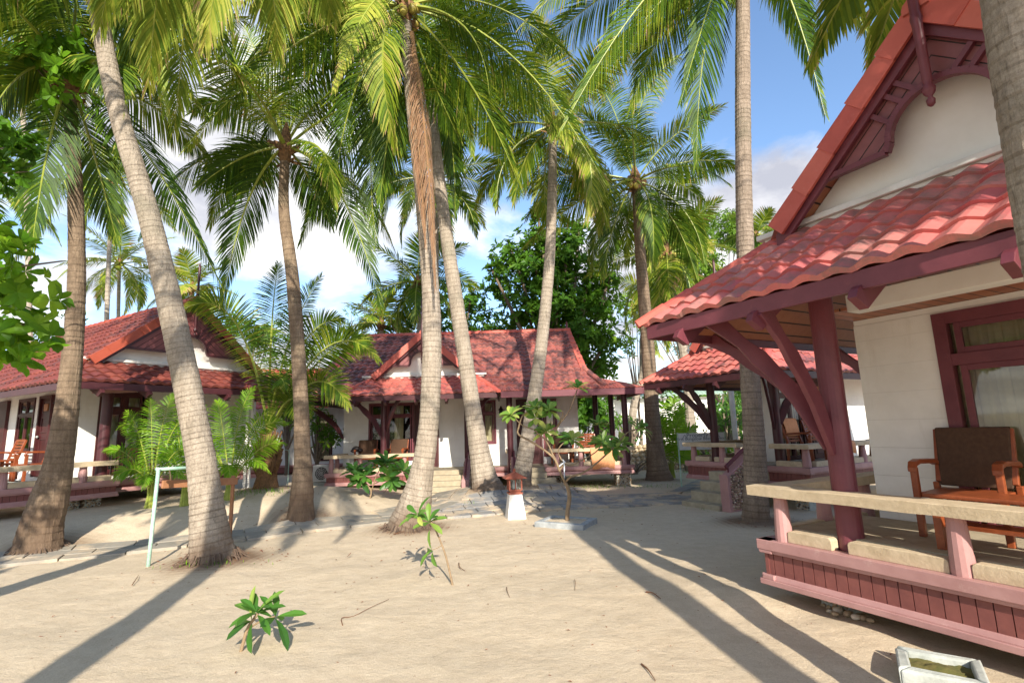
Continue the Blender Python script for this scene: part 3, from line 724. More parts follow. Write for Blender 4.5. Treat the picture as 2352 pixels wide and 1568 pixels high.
# ================================================================== BUNGALOWS
AR = math.radians(-61.97); UR = V((math.cos(AR), math.sin(AR)))
def pier(root, x, y, z1, s=.3):   # pebble faced pier under a deck
    m = MB(); m.box(x-s/2, x+s/2, y-s/2, y+s/2, -.1, z1); o = m.build('pier', M_conc, root)
    pebbles(o, [(V((x-s/2, y-s/2-.005, 0)), V((1, 0, 0)), V((0, 0, 1)), s, z1), (V((x-s/2-.005, y-s/2, 0)), V((0, 1, 0)), V((0, 0, 1)), s, z1)], V((0, 0, 0)))
def pebbles(root, faces, _=None, size=.05, keep=None):
    m = MB()
    for o, a, b, w, h in faces:
        n = a.cross(b); y = size*.5; row = 0
        while y < h:
            x = size*(.5+.4*(row % 2))
            while x < w:
                q = o+a*(x+rnd.uniform(-.01, .01))+b*(y+rnd.uniform(-.01, .01))
                if keep is None or keep(q):
                    rx, ry = size*rnd.uniform(.42, .66), size*rnd.uniform(.36, .5)
                    rot = Matrix.Rotation(rnd.uniform(-.6, .6), 3, n) @ Matrix((a, b, n)).transposed()
                    m.blob(q, (rx, ry, size*.35), n=7, m=4, rot=rot)
                x += size*rnd.uniform(.95, 1.2)
            y += size*.86; row += 1
    if m.v: return m.build('pebble_facing', M_pebble, root, smooth=True)
def wing(root, x0, x1, y0, y1, z0, z1, rail=True):
    """sloping stair side wall faced with pebbles, running from (y0,z0) at the deck down to (y1,z1), with a handrail"""
    m = MB(); m.hexa([(x0, y1, -.1), (x1, y1, -.1), (x1, y0, -.1), (x0, y0, -.1), (x0, y1, z1), (x1, y1, z1), (x1, y0, z0), (x0, y0, z0)])
    o = m.build('stair_wall', M_pink, root, bevel=.01)
    sl = lambda q: q.z < z1+(z0-z1)*(q.y-y1)/(y0-y1)-.04 and q.z > .03
    pebbles(o, [(V((x0-.006, y0-.03, 0)), V((0, -1, 0)), V((0, 0, 1)), y0-y1-.1, z0), (V((x1+.006, y1+.03, 0)), V((0, 1, 0)), V((0, 0, 1)), y0-y1-.1, z0)], keep=sl)
    m = MB(); m.box(x0-.01, x1+.01, y1-.05, y1-.002, -.1, z1+.02); m.build('end_post', M_pink, root, bevel=.006)
    if rail:
        m = MB(); c = (x0+x1)/2; m.beam((c, y0+.05, z0+.17), (c, y1+.05, z1+.17), .055, .07)
        m.beam((c, y0-.15, z0-.1), (c, y0-.15, z0+.14), .03, .03); m.beam((c, y1+.12, z1), (c, y1+.12, z1+.2), .03, .03); m.build('handrail', M_maroon, root, bevel=.006)
def steps(root, x0, x1, y0, zd, n, tread=.28, spread=0.0):
    for i in range(n):
        z1 = zd-(i+1)*zd/(n+.6); m = MB(); m.box(x0-.0, x1+spread*i, y0-(i+1)*tread-.02, y0-i*tread-.0, -.1, z1); m.build('step', M_stone, root, bevel=.012)
def body(root, x0, x1, y0, y1, z0, z1, fo=(), lo=(), ro=()):
    wall(root, (x0, y0), (x1, y0), z0, z1, fo); wall(root, (x0, y1), (x0, y0+.141), z0, z1, lo) if lo != 0 else None
    wall(root, (x1, y0+.141), (x1, y1), z0, z1, ro)
    m = MB(); m.box(x0+.15, x1-.15, y1-.14, y1, z0, z1); m.build('wall', M_wall, root)
    m = MB(); m.box(x0+.15, x1-.15, y0+.7, y0+.72, z0, z1); m.build('unlit_room_sheet', M_black, root)  # black sheet standing in for the unlit depth of the room
    m = MB(); m.box(x0+.1, x1-.1, y0+.05, y1-.05, z0-.25, z0-.02); m.build('floor_slab', M_conc, root)

# ---- R : the near bungalow on the right
R = thing('bungalow', 'near bungalow on the right with pink tiled porch roof, white gable and maroon round column', 'bungalow', (2.62, 5.8, 0), AR)
gable_front(R, -.68, 4.68, 2.0, 5.60, -.8, .6, .3, 3.05, 4.03, T_pink, yback=7.5, arch=True, pole=1.0)
column(R, .80, .24, .65, 3.70, .112); 
platform(R, 0, 5.2, 0, 2.75, .65, .2)
railing(R, (-.1, .09), (5.2, .09), .65, 1.2, (.30, 1.83, 3.3, 4.6), curbgaps=(.9,))
railing(R, (.09, 2.75), (.09, .232), .65, 1.2, (.9, 1.75))
body(R, .42, 5.0, 1.5, 6.8, .64, 2.98, fo=[(.80, 2.9, .66, 2.96)], lo=[])
window(R, (.42, 1.5), (5, 1.5), .80, 2.9, .66, 2.96, cols=(1,), curtain=(.03, .97), fr=.12)
m = MB(); m.box(.9, 4.7, .52, .74, 2.98, 3.16); m.build('white_beam', M_white, R, bevel=.006)
m = MB(); m.box(.42, 4.7, .743, 1.7, 3.05, 3.08); m.build('porch_ceiling', M_soffit_x, R)
m = MB(); m.box(.425, 5.0, 1.503, 1.63, 2.983, 3.045); m.build('wall_head', M_white, R)
bracket(R, (.74, .14), (.10, -.55), 1.60, 2.98); bracket(R, (.80, .13), (.83, -.74), 1.55, 2.93); bracket(R, (.42, 2.9), (-.72, 2.9), 1.65, 2.95)
bracket(R, (.69, .24), (-.74, .30), 1.75, 2.98)
for x, y in ((.5, .5), (3.0, .5), (.5, 2.4)): pier(R, x, y, .25)

# ---- M : the middle bungalow
Mh = thing('bungalow', 'middle bungalow facing the camera with wide weathered red roof and small front gable', 'bungalow', (-5.9, 16.4, 0), 0)
gable_front(Mh, .55, 5.40, 2.95, 5.06, -.8, .6, .3, 2.98, 3.62, T_red, yback=3.3, pole=1.15, mar=M_mardk)
Sm = math.hypot(4.1, 2.6); esM = V((0, -4.1, -2.6)).normalized(); ridge = (0, 3.9, 5.65)
m = MB(); tiles(m, ridge, (1, 0, 0), esM, Sm, lambda s: (-.30-max(0, s-3.2)*.62, 8.15+.05*s+max(0, s-4.0)*.45), period=.23, row=.30); m.build('main_roof', T_old, Mh)
m = MB(); quadslab(m, [(-1.2, 8.0, 3.05), (8.7, 8.0, 3.05), (8.1, 3.9, 5.62), (-.25, 3.9, 5.62)], .04); m.build('back_roof', T_old, Mh)
m = MB(); quadslab(m, [(-1.2, -.12, 3.04), (8.65, -.12, 3.04), (8.0, 3.9, 5.58), (-.2, 3.9, 5.58)], .03); m.build('soffit', M_soffit_y, Mh)
for sx, xe, xt in ((-1, -1.30, -.30), (1, 8.78, 8.25)):
    S2 = math.hypot(xe-xt, .90); m = MB()
    tiles(m, (xt, 0, 3.95), (0, 1, 0), (xe-xt, 0, -.90), S2, lambda s: (1.22-1.4*s/S2, 7.3), period=.23, row=.3); m.build('end_roof', T_old, Mh)
m = MB(); verge(m, (-.30, 3.9, 5.68), (-.34, 1.2, 3.98), (-1, 0, 0)); m.build('verge_tiles', T_cap, Mh); m = MB(); verge(m, (8.2, 3.9, 5.68), (8.36, .9, 3.78), (1, 0, 0)); m.build('verge_tiles', T_cap, Mh)
m = MB(); caps(m, (-1.35, -.25, 3.1), (-.32, 1.2, 3.98)); m.build('hip_cap', T_old, Mh); m = MB(); caps(m, (8.82, -.25, 3.1), (8.30, .9, 3.80)); m.build('hip_cap', T_old, Mh)
m = MB(); caps(m, (-.3, 3.9, 5.68), (8.2, 3.9, 5.68), .1); m.build('ridge_cap', T_cap, Mh)
m = MB(); m.prism([(0, 2.95), (8, 2.95), (8, 2.96), (0, 2.96)], (0, 3, 0), (1, 0, 0), (0, 0, 1), (0, 1, 0), .1)
for x in (.02, 8.0): m.prism([(1.5, 3.0), (6.9, 3.0), (6.9, 3.66), (3.9, 5.5), (1.5, 3.9)], (x, 0, 0), (0, 1, 0), (0, 0, 1), (1, 0, 0), .1)
m.build('gable_wall', M_white, Mh)
m = MB(); m.box(-1.25, .5, -.26, -.225, 2.89, 3.04); m.box(-1.3, -1.265, -.22, 7.2, 2.89, 3.04); m.build('fascia', M_dark, Mh)
m = MB(); m.lathe([(.02, 5.7), (.045, 5.75), (.035, 6.0), (.012, 6.05)], (8.12, 3.9, 0), 10); m.build('finial', M_maroon, Mh)
# veranda roof of small profile tiles on the right
Sv = math.hypot(1.3, .42); m = MB(); tiles(m, (0, .95, 3.46), (1, 0, 0), (0, -1.3, -.42), Sv, lambda s: (5.45, 8.75+s*.85), period=.10, row=.46, amp=.020, lip=.015); vr = m.build('veranda_roof', T_red, Mh)
m = MB(); Sq = math.hypot(1.25, .42); tiles(m, (8.7, 0, 3.46), (0, 1, 0), (1.25, 0, -.42), Sq, lambda s: (.95-1.3*s/Sq, 4.0), period=.10, row=.46, amp=.02, lip=.015); m.build('veranda_roof', T_red, Mh)
m = MB(); m.box(5.5, 9.93, -.36, -.32, 2.82, 3.02); m.box(9.935, 9.97, -.36, 3.9, 2.82, 3.02); m.build('veranda_fascia', M_maroon, Mh, bevel=.005)
m = MB(); m.box(5.5, 9.9, -.31, 3.9, 2.97, 2.995); m.build('veranda_ceiling', M_soffit_x, Mh)
for x, y in ((1.75, .12), (4.40, .12), (5.75, .12), (9.42, .12), (8.85, 2.4), (9.42, 2.4)): column(Mh, x, y, .4, 3.3 if x < 5 else 2.97, .095, M_mardk)
platform(Mh, 0, 2.92, 0, 1.5, .66, .27); platform(Mh, 6.85, 9.55, 0, 2.6, .66, .40, right=True); platform(Mh, 4.55, 5.7, .75, 1.5, .66, .36, left=False)
m = MB(); m.box(2.92, 4.3, .05, 1.5, .3, .648); m.build('landing', M_stone, Mh); m = MB(); m.box(5.9, 6.85, .05, 1.5, .3, .648); m.build('landing', M_stone, Mh)
railing(Mh, (-.08, .1), (2.75, .1), .66, 1.2, (.2, 1.1, 2.5), curbgaps=(1.83,)); railing(Mh, (.1, 1.4), (.1, .232), .66, 1.2, (.7,))
railing(Mh, (6.95, .1), (9.6, .1), .66, 1.2, (.25, 1.0, 1.7, 2.35)); railing(Mh, (9.47, .232), (9.47, 2.5), .66, 1.2, (.9, 1.8)); railing(Mh, (5.72, .25), (5.72, 1.3), .66, 1.2, (.3, .8), curb=False)
steps(Mh, 2.95, 4.28, 0.03, .66, 4, .26); steps(Mh, 5.98, 6.85, 0.03, .66, 4, .26, .26)
wing(Mh, 4.32, 4.52, .0, -.95, 1.0, .42); wing(Mh, 5.76, 5.95, -.0, -.9, 1.0, .42)
pier(Mh, 9.25, .3, .42, .42); pier(Mh, 7.2, .6, .42)
body(Mh, 0.02, 8.1, 1.5, 6.9, .64, 3.0, fo=[(.86, 2.42, .9, 2.86), (4.5, 5.25, 1.37, 2.86), (6.85, 7.35, .9, 2.85)])
m = MB(); m.box(.03, 8.09, 1.51, 1.62, 3.003, 3.4); m.build('wall_head', M_white, Mh)
window(Mh, (.02, 1.5), (8.1, 1.5), .86, 2.42, .9, 2.86, cols=(.7, 1), curtain=(.55, .75)); window(Mh, (.02, 1.5), (8.1, 1.5), 4.5, 5.25, 1.37, 2.86, cols=(1, 1.6), curtain=(0, 1)); window(Mh, (.02, 1.5), (8.1, 1.5), 6.85, 7.35, .9, 2.85, cols=(1,), curtain=(0, 1))
door(Mh, (.02, 1.5-.075), (8.1, 1.5-.075), 2.43, 3.28, .67, 2.86, knob=-1); door(Mh, (.02, 1.425), (8.1, 1.425), 5.95, 6.83, .67, 2.85, knob=1)
bracket(Mh, (1.66, .1), (.95, -.6), 1.75, 2.9, mat=M_mardk); bracket(Mh, (0.02, 1.45), (-1.05, .5), 1.7, 2.95, mat=M_mardk); bracket(Mh, (4.5, .1), (5.15, -.5), 1.9, 2.9, mat=M_mardk); bracket(Mh, (1.84, .1), (2.4, -.6), 1.9, 2.9, mat=M_mardk)
lamp(Mh, (5.45, 1.46, 2.55), (0, -1, 0))

# ---- L : the bungalow on the left behind the palms
Lh = thing('bungalow', 'left bungalow half hidden behind palm trunks with tree-shaded red roof and timber gable', 'bungalow', (-9.41, 11.35, 0), math.radians(60))
gable_front(Lh, -.62, 4.95, 2.3, 5.56, -.8, .6, .3, 3.12, 3.70, T_shadered, yback=9, pole=1.0, mar=M_mardk, tilecap=T_lcap)
DL = 1.0
platform(Lh, -3.2, .72, 0, 1.6, DL, .64); platform(Lh, .78, 5.0, .7, 1.6, DL-.05, .66, left=False); platform(Lh, -3.2, -.4, 1.61, 7.0, DL, .64, front=False)
railing(Lh, (-3.2, .1), (.70, .1), DL, 1.43, (.6, 2.0, 3.3)); column(Lh, .50, .28, DL, 3.45, .11, M_mardk)
m = MB(); m.beam((.15, .16, 3.0), (1.0, .16, 3.06), .12, .13); m.build('cross_beam', M_pink, Lh, bevel=.008)
body(Lh, .41, 5.0, 1.5, 8.5, .9, 3.32, fo=[(.40, 1.5, 1.02, 3.1)], lo=[(8.5-5.25, 8.5-4.13, 1.63, 3.07)])
window(Lh, (.41, 1.5), (5, 1.5), .40, 1.5, 1.02, 3.1, cols=(1, 1), curtain=(0, 1), fr=.1, name='dark_window')
window(Lh, (.41, 8.5), (.41, 1.5), 8.5-5.25, 8.5-4.13, 1.63, 3.07, cols=(1, 1), curtain=(.45, 1), name='dark_window')
door(Lh, (.41-.075, 8.5), (.41-.075, 1.5), 8.5-3.62, 8.5-2.85, 1.02, 3.07); 
m = MB(); m.box(.33, .409, 5.9, 6.5, 1.02, 3.07); m.build('door', M_dark, Lh)
lamp(Lh, (.40, 2.0, 2.85), (-1, 0, 0))
m = MB()
for i in range(13): m.box(.78+i*.085, .81+i*.085, .72, .745, DL+.02, DL+.62)
m.box(.74, 1.9, .715, .75, DL+.62, DL+.68); m.build('slat_gate', M_dark, Lh)
for x in (-3, -1.5, 0, .4): pier(Lh, x, .4, .66, .3)

# ---- Q : second bungalow on the right
Qh = thing('bungalow', 'second bungalow on the right with red porch roof and pebble faced stairs', 'bungalow', (4.49, 13.81, 0), AR)
gable_front(Qh, -.55, 3.1, 1.25, 4.95, -.8, .6, .3, 2.96, 3.80, T_red, yback=7, pole=1.1, mar=M_mardk)
platform(Qh, 0, 1.66, 0, 3.0, .92, .47); platform(Qh, 2.35, 3.3, 0, 5.0, .90, .47, left=False, right=True)
m = MB(); m.box(1.66, 2.35, .05, 3.0, .5, .908); m.build('landing', M_stone, Qh)
railing(Qh, (-.08, .1), (1.6, .1), .92, 1.38, (.25, 1.15, 1.6), curbgaps=(.85,)); railing(Qh, (.1, 3.0), (.1, .232), .92, 1.38, (.8, 1.9)); railing(Qh, (2.45, .1), (3.36, .1), .90, 1.38, (.75,)); railing(Qh, (3.22, .232), (3.22, 5.0), .90, 1.38, (.9, 1.9, 2.9, 3.9))
column(Qh, .77, .22, .92, 3.5, .10, M_mardk); column(Qh, 2.52, .22, .9, 3.4, .10, M_mardk)
steps(Qh, .95, 2.02, .03, .92, 4, .32); wing(Qh, 2.04, 2.24, .05, -1.15, 1.42, .75)
body(Qh, -.0+.1, 2.0, 3.4, 7.0, .9, 3.0, ro=[])
wall(Qh, (2.0, 1.0), (2.0, 3.42), .9, 3.0, [(.05, 1.0, .93, 2.93), (1.15, 2.0, .93, 2.93)]); window(Qh, (2.0, 1.0), (2.0, 3.42), .05, 1.0, .93, 2.93, cols=(1, 1), curtain=(0, 1), name='dark_window')
door(Qh, (2.075, 1.0), (2.075, 3.42), 1.15, 2.0, .92, 2.93)
m = MB(); m.box(1.84, 1.855, 1.9, 3.1, .93, 2.93); m.build('unlit_room_sheet', M_black, Qh)  # black sheet behind the panes in place of room shade
m = MB(); m.box(1.2, 1.98, 1.0, 1.12, .9, 3.0); m.build('wall', M_wall, Qh)
bracket(Qh, (.70, .16), (.05, -.55), 1.7, 2.92, mat=M_mardk); bracket(Qh, (.77, .12), (.8, -.7), 1.7, 2.9, mat=M_mardk); bracket(Qh, (2.52, .12), (2.9, -.6), 1.7, 2.9, mat=M_mardk); bracket(Qh, (2.6, .25), (3.0, .9), 1.8, 2.95, mat=M_mardk)
for x, y in ((.4, .5), (1.4, .5), (2.9, .4)): pier(Qh, x, y, .5)

# ---- N : further bungalow seen between the left and the middle one
Nh = thing('bungalow', 'distant white bungalow between the left and middle ones, orange roof and pink plinth', 'bungalow', (-13.2, 21.5, 0), math.radians(8))
m = MB(); Sn = math.hypot(3, 2.0); tiles(m, (0, 3.0, 5.0), (1, 0, 0), (0, -3, -2.0), Sn, lambda s: (-1, 7.4), period=.23, row=.32); m.build('main_roof', T_cap, Nh)
m = MB(); quadslab(m, [(-1, 6, 3), (7.4, 6, 3), (7.4, 3, 4.97), (-1, 3, 4.97)], .04); m.build('back_roof', T_old, Nh)
body(Nh, 0, 7.0, .9, 5.5, .5, 3.1, fo=[(4.6, 5.3, .7, 2.7)]); window(Nh, (0, .9), (7, .9), 4.6, 5.3, .7, 2.7, cols=(1,), curtain=(0, 1), name='dark_window')
m = MB(); m.box(-.05, 7.05, .8, .9, .25, .5); m.build('plinth', M_clad, Nh); m = MB(); m.box(-.08, 7.08, .77, .9, .5, .58); m.build('edge_beam', M_pink, Nh)

# ================================================================== FURNITURE AND SMALL THINGS
G1 = 'teak armchairs on the porches'
m = MB(); m.box(.22, 5.15, .17, 1.49, .66, .77); m.build('porch_floor', M_stone, R)
p = frame_pt(R, (1.46, 1.05, .772)); chair('armchair', 'teak armchair with brown cushion back on the near right porch', p, AR+.10, G1).scale = (1.0, 1.0, 1.03)
p = frame_pt(R, (1.98, .50, .772)); table('low teak table beside the brown cushioned chair on the near right porch', p, AR+.02, L=1.1, W=.42, hgt=.46)
for x, lab, r in ((1.0, 'left one of two dark cushioned armchairs under the middle bungalow front gable', .1), (1.98, 'dark cushioned armchair beside the door under the middle bungalow front gable', -.1)):
    chair('armchair', lab, frame_pt(Mh, (x, .85, .66)), r, G1)
for x, lab in ((7.45, 'dark backed armchair beside the wall on the right veranda of the middle bungalow'), (8.35, 'orange teak slatted armchair on the right veranda of the middle bungalow')):
    chair('armchair', lab, frame_pt(Mh, (x, .95, .66)), .1, G1, cushion=(x < 8), slat=(x > 8))
chair('armchair', 'slatted teak armchair beside the door on the second right bungalow', frame_pt(Qh, (2.55, 1.95, .92)), AR+PI/2-.15, G1, cushion=False, slat=True)
q2 = chair('armchair', 'teak armchair with an orange towel over its back, behind the porch column', frame_pt(Qh, (2.55, 1.15, .92)), AR+PI/2+.1, G1, cushion=False, slat=True)
chair('armchair', 'slatted teak armchair on the left bungalow porch behind the palm trunk', frame_pt(Lh, (-.1, 2.1, DL)), math.radians(60)-PI/2, G1, cushion=False, slat=True)
chair('armchair', 'teak armchair at the far left of the left bungalow porch', frame_pt(Lh, (-.3, 3.7, DL)), math.radians(60)-PI/2, G1, cushion=False, slat=True)
table('teak slatted table between the armchairs on the left bungalow porch', frame_pt(Lh, (-.55, 2.9, DL)), math.radians(60)+PI/2, L=.8)
table('small teak table on the right veranda of the middle bungalow', frame_pt(Mh, (7.9, .6, .66)), 0, L=.5, W=.4)
# towel over the chair back
m = MB(); c = q2.location.copy(); n = 12; prof = [(.36, .55), (.42, .75), (.445, .985), (.40, 1.0), (.34, .985), (.30, .8), (.27, .6)]
vs = [frame_pt(q2, ((i/(n-1)-.5)*.58*(1+.04*math.sin(j*2)), y+.01*math.sin(i*1.7+j), z)) for i in range(n) for j, (y, z) in enumerate(prof)]
m.add(vs, [(i*7+j, (i+1)*7+j, (i+1)*7+j+1, i*7+j+1) for i in range(n-1) for j in range(6)])
o = m.build('towel', M_towel, None, loc=c, smooth=True, rel=c); o.modifiers.new('thick', 'SOLIDIFY').thickness = .012
tag(o, 'orange towel hung over the back of a teak armchair', 'towel')
towel('peach towel draped over the stone rail of the middle bungalow right veranda', Mh, 8.62, .1, 1.2, .78, .62)
towel('peach towel draped over the stone rail of the second right bungalow', Qh, 3.22, 1.35, 1.38, .55, .42, 'y')
# clutter
def bag(name, label, cat, mat, pts):
    m = MB()
    for c, r in pts: m.blob(c, r, n=10, m=7, jit=.06)
    c = V(pts[0][0]); o = m.build(name, mat, None, loc=c, smooth=True, rel=c); return tag(o, label, cat)
p = frame_pt(Mh, (.72, .68, 1.36)); bag('cap', 'black cloth heap on the armrest of the leftmost chair, middle bungalow', 'bag', M_blackm, [(p, (.15, .1, .09)), (p+V((.12, .02, -.05)), (.1, .09, .07)), (p+V((-.1, 0, -.06)), (.09, .07, .05))])
p = frame_pt(Mh, (7.55, .8, 1.22)); bag('backpack', 'black backpack on the veranda chair of the middle bungalow', 'backpack', M_blackm, [(p+V((0, 0, .12)), (.17, .12, .24)), (p+V((.1, -.05, .0)), (.12, .1, .14)), (p+V((-.12, 0, .05)), (.08, .1, .12))])
t = thing('sandals', 'pair of blue and white sandals on the second right porch floor', 'sandals', frame_pt(Qh, (2.95, .95, .905)))
for k in (0, 1):
    m = MB(); m.tube([(k*.12, -.13, .015), (k*.12, -.05, .018), (k*.12+.005, .05, .02), (k*.12, .13, .016)], [.03, .042, .045, .03], 8); s = m.build('sole', M_black, t, smooth=True)
    m = MB(); m.tube([(k*.12-.04, .02, .02), (k*.12-.02, .05, .06), (k*.12+.02, .05, .06), (k*.12+.04, .02, .02)], .013, 6); m.build('strap', M_paper if k else M_blue, s)
t = thing('stool', 'small round orange wooden stool behind the rail on the second right porch', 'stool', frame_pt(Qh, (3.0, 3.1, .905)))
m = MB(); m.lathe([(.16, .40), (.175, .42), (.175, .45), (.16, .47)], (0, 0, 0), 16); m.build('seat', M_oldwood, t)
for k in range(3): m = MB(); m.beam((.09*math.cos(k*2.1), .09*math.sin(k*2.1), .4), (.14*math.cos(k*2.1), .14*math.sin(k*2.1), 0), .035, .035); m.build('leg', M_oldwood, t)
# air conditioner
p = at(748, 1062, 17.6); t = thing('air_conditioner', 'white outdoor air conditioner unit on a block beside the middle bungalow', 'air conditioner', (p.x, p.y, .02))
m = MB(); m.box(-.38, .38, -.14, .14, .3, .84); m.build('casing', M_acw, t, bevel=.02)
m = MB()
for r in (.06, .11, .16, .21): m.tube([(-.08+r*math.cos(a), -.155, .57+r*math.sin(a)) for a in [2*PI*i/24 for i in range(25)]], .008, 5, False)
for k in range(12): a = PI*k/6; m.beam((-.08, -.155, .57), (-.08+.21*math.cos(a), -.155, .57+.21*math.sin(a)), .006, .006)
m.build('fan_grille', M_acw, t); m = MB(); m.tube([(-.08, -.142, .57), (-.08, -.136, .57)], .215, 24); m.build('fan_opening', M_blackm, t)
m = MB(); m.box(-.4, .4, -.16, .16, -.1, .27); m.build('block', M_conc, t)

# lantern on white pedestal
p = gp(1184, 1189); t = thing('garden_lantern', 'small red wooden lantern on a tapering white pedestal in the sand', 'lantern', p, .18)
s = 1.0; m = MB(); m.hexa([(-.21, -.21, -.1), (.21, -.21, -.1), (.21, .21, -.1), (-.21, .21, -.1), (-.135, -.135, .50), (.135, -.135, .50), (.135, .135, .50), (-.135, .135, .50)]); m.build('pedestal', M_white, t, bevel=.008)
pre_ = set(t.children); m = MB(); m.box(-.10, .10, -.10, .10, .502, .53); m.box(-.075, .075, -.075, .075, .53, .56); m.box(-.095, .095, -.095, .095, .56, .58)
for sx in (-1, 1):
    for sy in (-1, 1): m.box(sx*.085-.01, sx*.085+.01, sy*.085-.01, sy*.085+.01, .58, .75)
for a in range(4):
    c_, s_ = math.cos(a*PI/2), math.sin(a*PI/2); m.beam((c_*.085, s_*.085, .58), (c_*.085, s_*.085, .75), .014, .014)
m.box(-.1, .1, -.1, .1, .75, .765); m.build('lantern_frame', M_oldred, t)
m = MB(); m.hexa([(-.16, -.16, .766), (.16, -.16, .766), (.16, .16, .766), (-.16, .16, .766), (-.03, -.03, .86), (.03, -.03, .86), (.03, .03, .86), (-.03, .03, .86)]); m.lathe([(.03, .85), (.018, .88), (.026, .9), (.006, .93)], (0, 0, 0), 10); m.build('lantern_roof', M_oldred, t)
m = MB(); m.box(-.078, .078, -.078, .078, .582, .748); m.build('lantern_glass', M_glass, t)
m = MB(); m.lathe([(.03, .59), (.035, .66), (.02, .72)], (0, 0, 0), 10); m.build('lamp_bulb', M_paper, t)

for ch in [c for c in t.children if c not in pre_]: ch.scale = (1.5, 1.5, 1.25); ch.location.z = -.502*.25

# green pipe swing frame with hanging plank
a = gp(340, 1300); t = thing('swing_frame', 'pale green pipe frame with a wooden plank hanging on a rope', 'swing', a)
A0 = V((0, 0, -.1)); top = at(364, 1077, a.y+.35)-a; T2 = at(462, 1072, a.y+1.0)-a; foot2 = V((T2.x+.12, T2.y+.05, -.05))
m = MB(); m.tube([A0, top], .028, 12); m.build('upright', M_green, t, smooth=True); m = MB(); m.tube([T2, foot2], .028, 12); m.build('upright', M_green, t, smooth=True)
m = MB(); m.tube([top-V((.03, .02, 0)), T2], .026, 12); m.build('crossbar', M_green, t, smooth=True)
s0 = at(372, 1112, a.y+.75)-a; s1 = at(545, 1104, a.y+1.9)-a
m = MB(); m.beam(s0, s1, .05, .13); m.build('plank', M_oldwood, t, bevel=.008)
r0_ = top.lerp(T2, .22); r1_ = s0.lerp(s1, .1)
m = MB(); m.tube([r0_+V((0, 0, .03)), r0_.lerp(r1_, .4)+V((.02, 0, 0)), r1_+V((0, 0, .07))], .011, 6); m.build('rope', M_cap, t)
m = MB(); m.beam(s1+(s1-s0).normalized()*-.1+V((0, .03, .1)), s1+(s1-s0).normalized()*-.1+V((0, .03, -1.3)), .05, .05, V((0, 1, 0))); m.build('plank_post', M_oldwood, t)

# outdoor shower and white post bundle beside the left bungalow
p = at(578, 905, 14.5); t = thing('outdoor_shower', 'outdoor shower head on a blue pipe beside the left bungalow', 'shower', (p.x, p.y, terrain(p.x, p.y)))
h = p.z-terrain(p.x, p.y); m = MB(); m.box(-.10, -.03, -.03, .03, -.1, h+.12); m.box(.02, .07, -.02, .04, -.1, h+.03); m.build('post', M_trim, t)
m = MB(); m.tube([(-.02, -.05, h), (-.45, -.05, h-.01), (-.62, -.05, h-.04), (-.66, -.05, h-.1)], .016, 8); m.build('pipe', M_metal, t); m = MB(); m.tube([(.1, -.05, h+.005), (-.12, -.05, h+.0)], .02, 8); m.build('pipe_joint', M_blue, t)
m = MB(); m.lathe([(.02, .0), (.03, -.03), (.09, -.06), (.09, -.075)], (-.66, -.05, h-.1), 12); m.build('shower_head', M_metal, t)
m = MB(); q = at(664, 1040, 16.5); m.tube([(0, 0, -.1), (0, 0, 1.3), (-.3, 0, 1.35)], .012, 6); o = m.build('garden_pipe', M_green, None, loc=(q.x, q.y, .1)); tag(o, 'thin green water pipe standing before the white wall between bungalows', 'pipe')

# planter kerb round the frangipani
PL = gp(1302, 1206)
def ring_planter(name, label, c, rz, sx, sy, th, hgt, mat, fill, fillname, z0=-.1, fz=.4, lx=()):
    t = thing(name, label, 'planter', c, rz)
    P = [(-sx, -sy), (sx, -sy), (sx, sy), (-sx, sy)]
    for i in range(4):
        a, b = V(P[i]), V(P[(i+1) % 4]); d = (b-a).normalized(); nn = V((-d.y, d.x)); m = MB()
        q = [a+d*.002, b-d*.002-d*th*0, b-d*.002+nn*th-d*th, a+d*.002+nn*th+d*th]
        m.hexa([(v.x, v.y, z0) for v in q]+[(v.x+rnd.uniform(-.008, .008), v.y, hgt+rnd.uniform(-.01, .01)) for v in q]); m.build('kerb', mat, t, bevel=.015)
    n = 12; m = MB(); vs = [((i/n*2-1)*(sx-th*.9), (j/n*2-1)*(sy-th*.9), hgt*fz+rnd.uniform(-.006, .012)+.03*math.exp(-((i-n/2)**2+(j-n/2)**2)/8)) for j in range(n+1) for i in range(n+1)]
    m.add(vs, [(j*(n+1)+i, j*(n+1)+i+1, (j+1)*(n+1)+i+1, (j+1)*(n+1)+i) for j in range(n) for i in range(n)]); m.build(fillname, fill, t, smooth=True); return t
M_slk = painted('blue_grey_kerb', (.42, .44, .44), (.24, .26, .27), .8, 8, .8, (.6, .6, .56))
ring_planter('planter', 'low grey stone kerb square round the frangipani tree', PL+V((0, .05, -.02)), math.radians(-28), .50, .40, .12, .12, M_slk, M_sand, 'sand_fill', fz=.75)
M_mosssoil = painted('mossy_soil', (.20, .16, .05), (.09, .10, .025), .95, 14, 1)
bp = V((3.12, 4.36, 0))
bx = ring_planter('drain_box', 'weathered concrete box with mossy soil at the bottom right corner', V((3.02, 4.06, 0)), math.radians(-33), .25, .22, .07, .13, M_conc, M_mosssoil, 'moss_fill', fz=.62)
bx['category'] = 'concrete box'
o = MB().box(-.35, .35, -.3, .3, -.05, .05).build('paving_slab', M_conc, None, loc=(4.1, 3.82, 0), bevel=.02); o.rotation_euler = (0, 0, math.radians(-30)); tag(o, 'concrete slab lying on sand in the bottom right corner', 'slab')
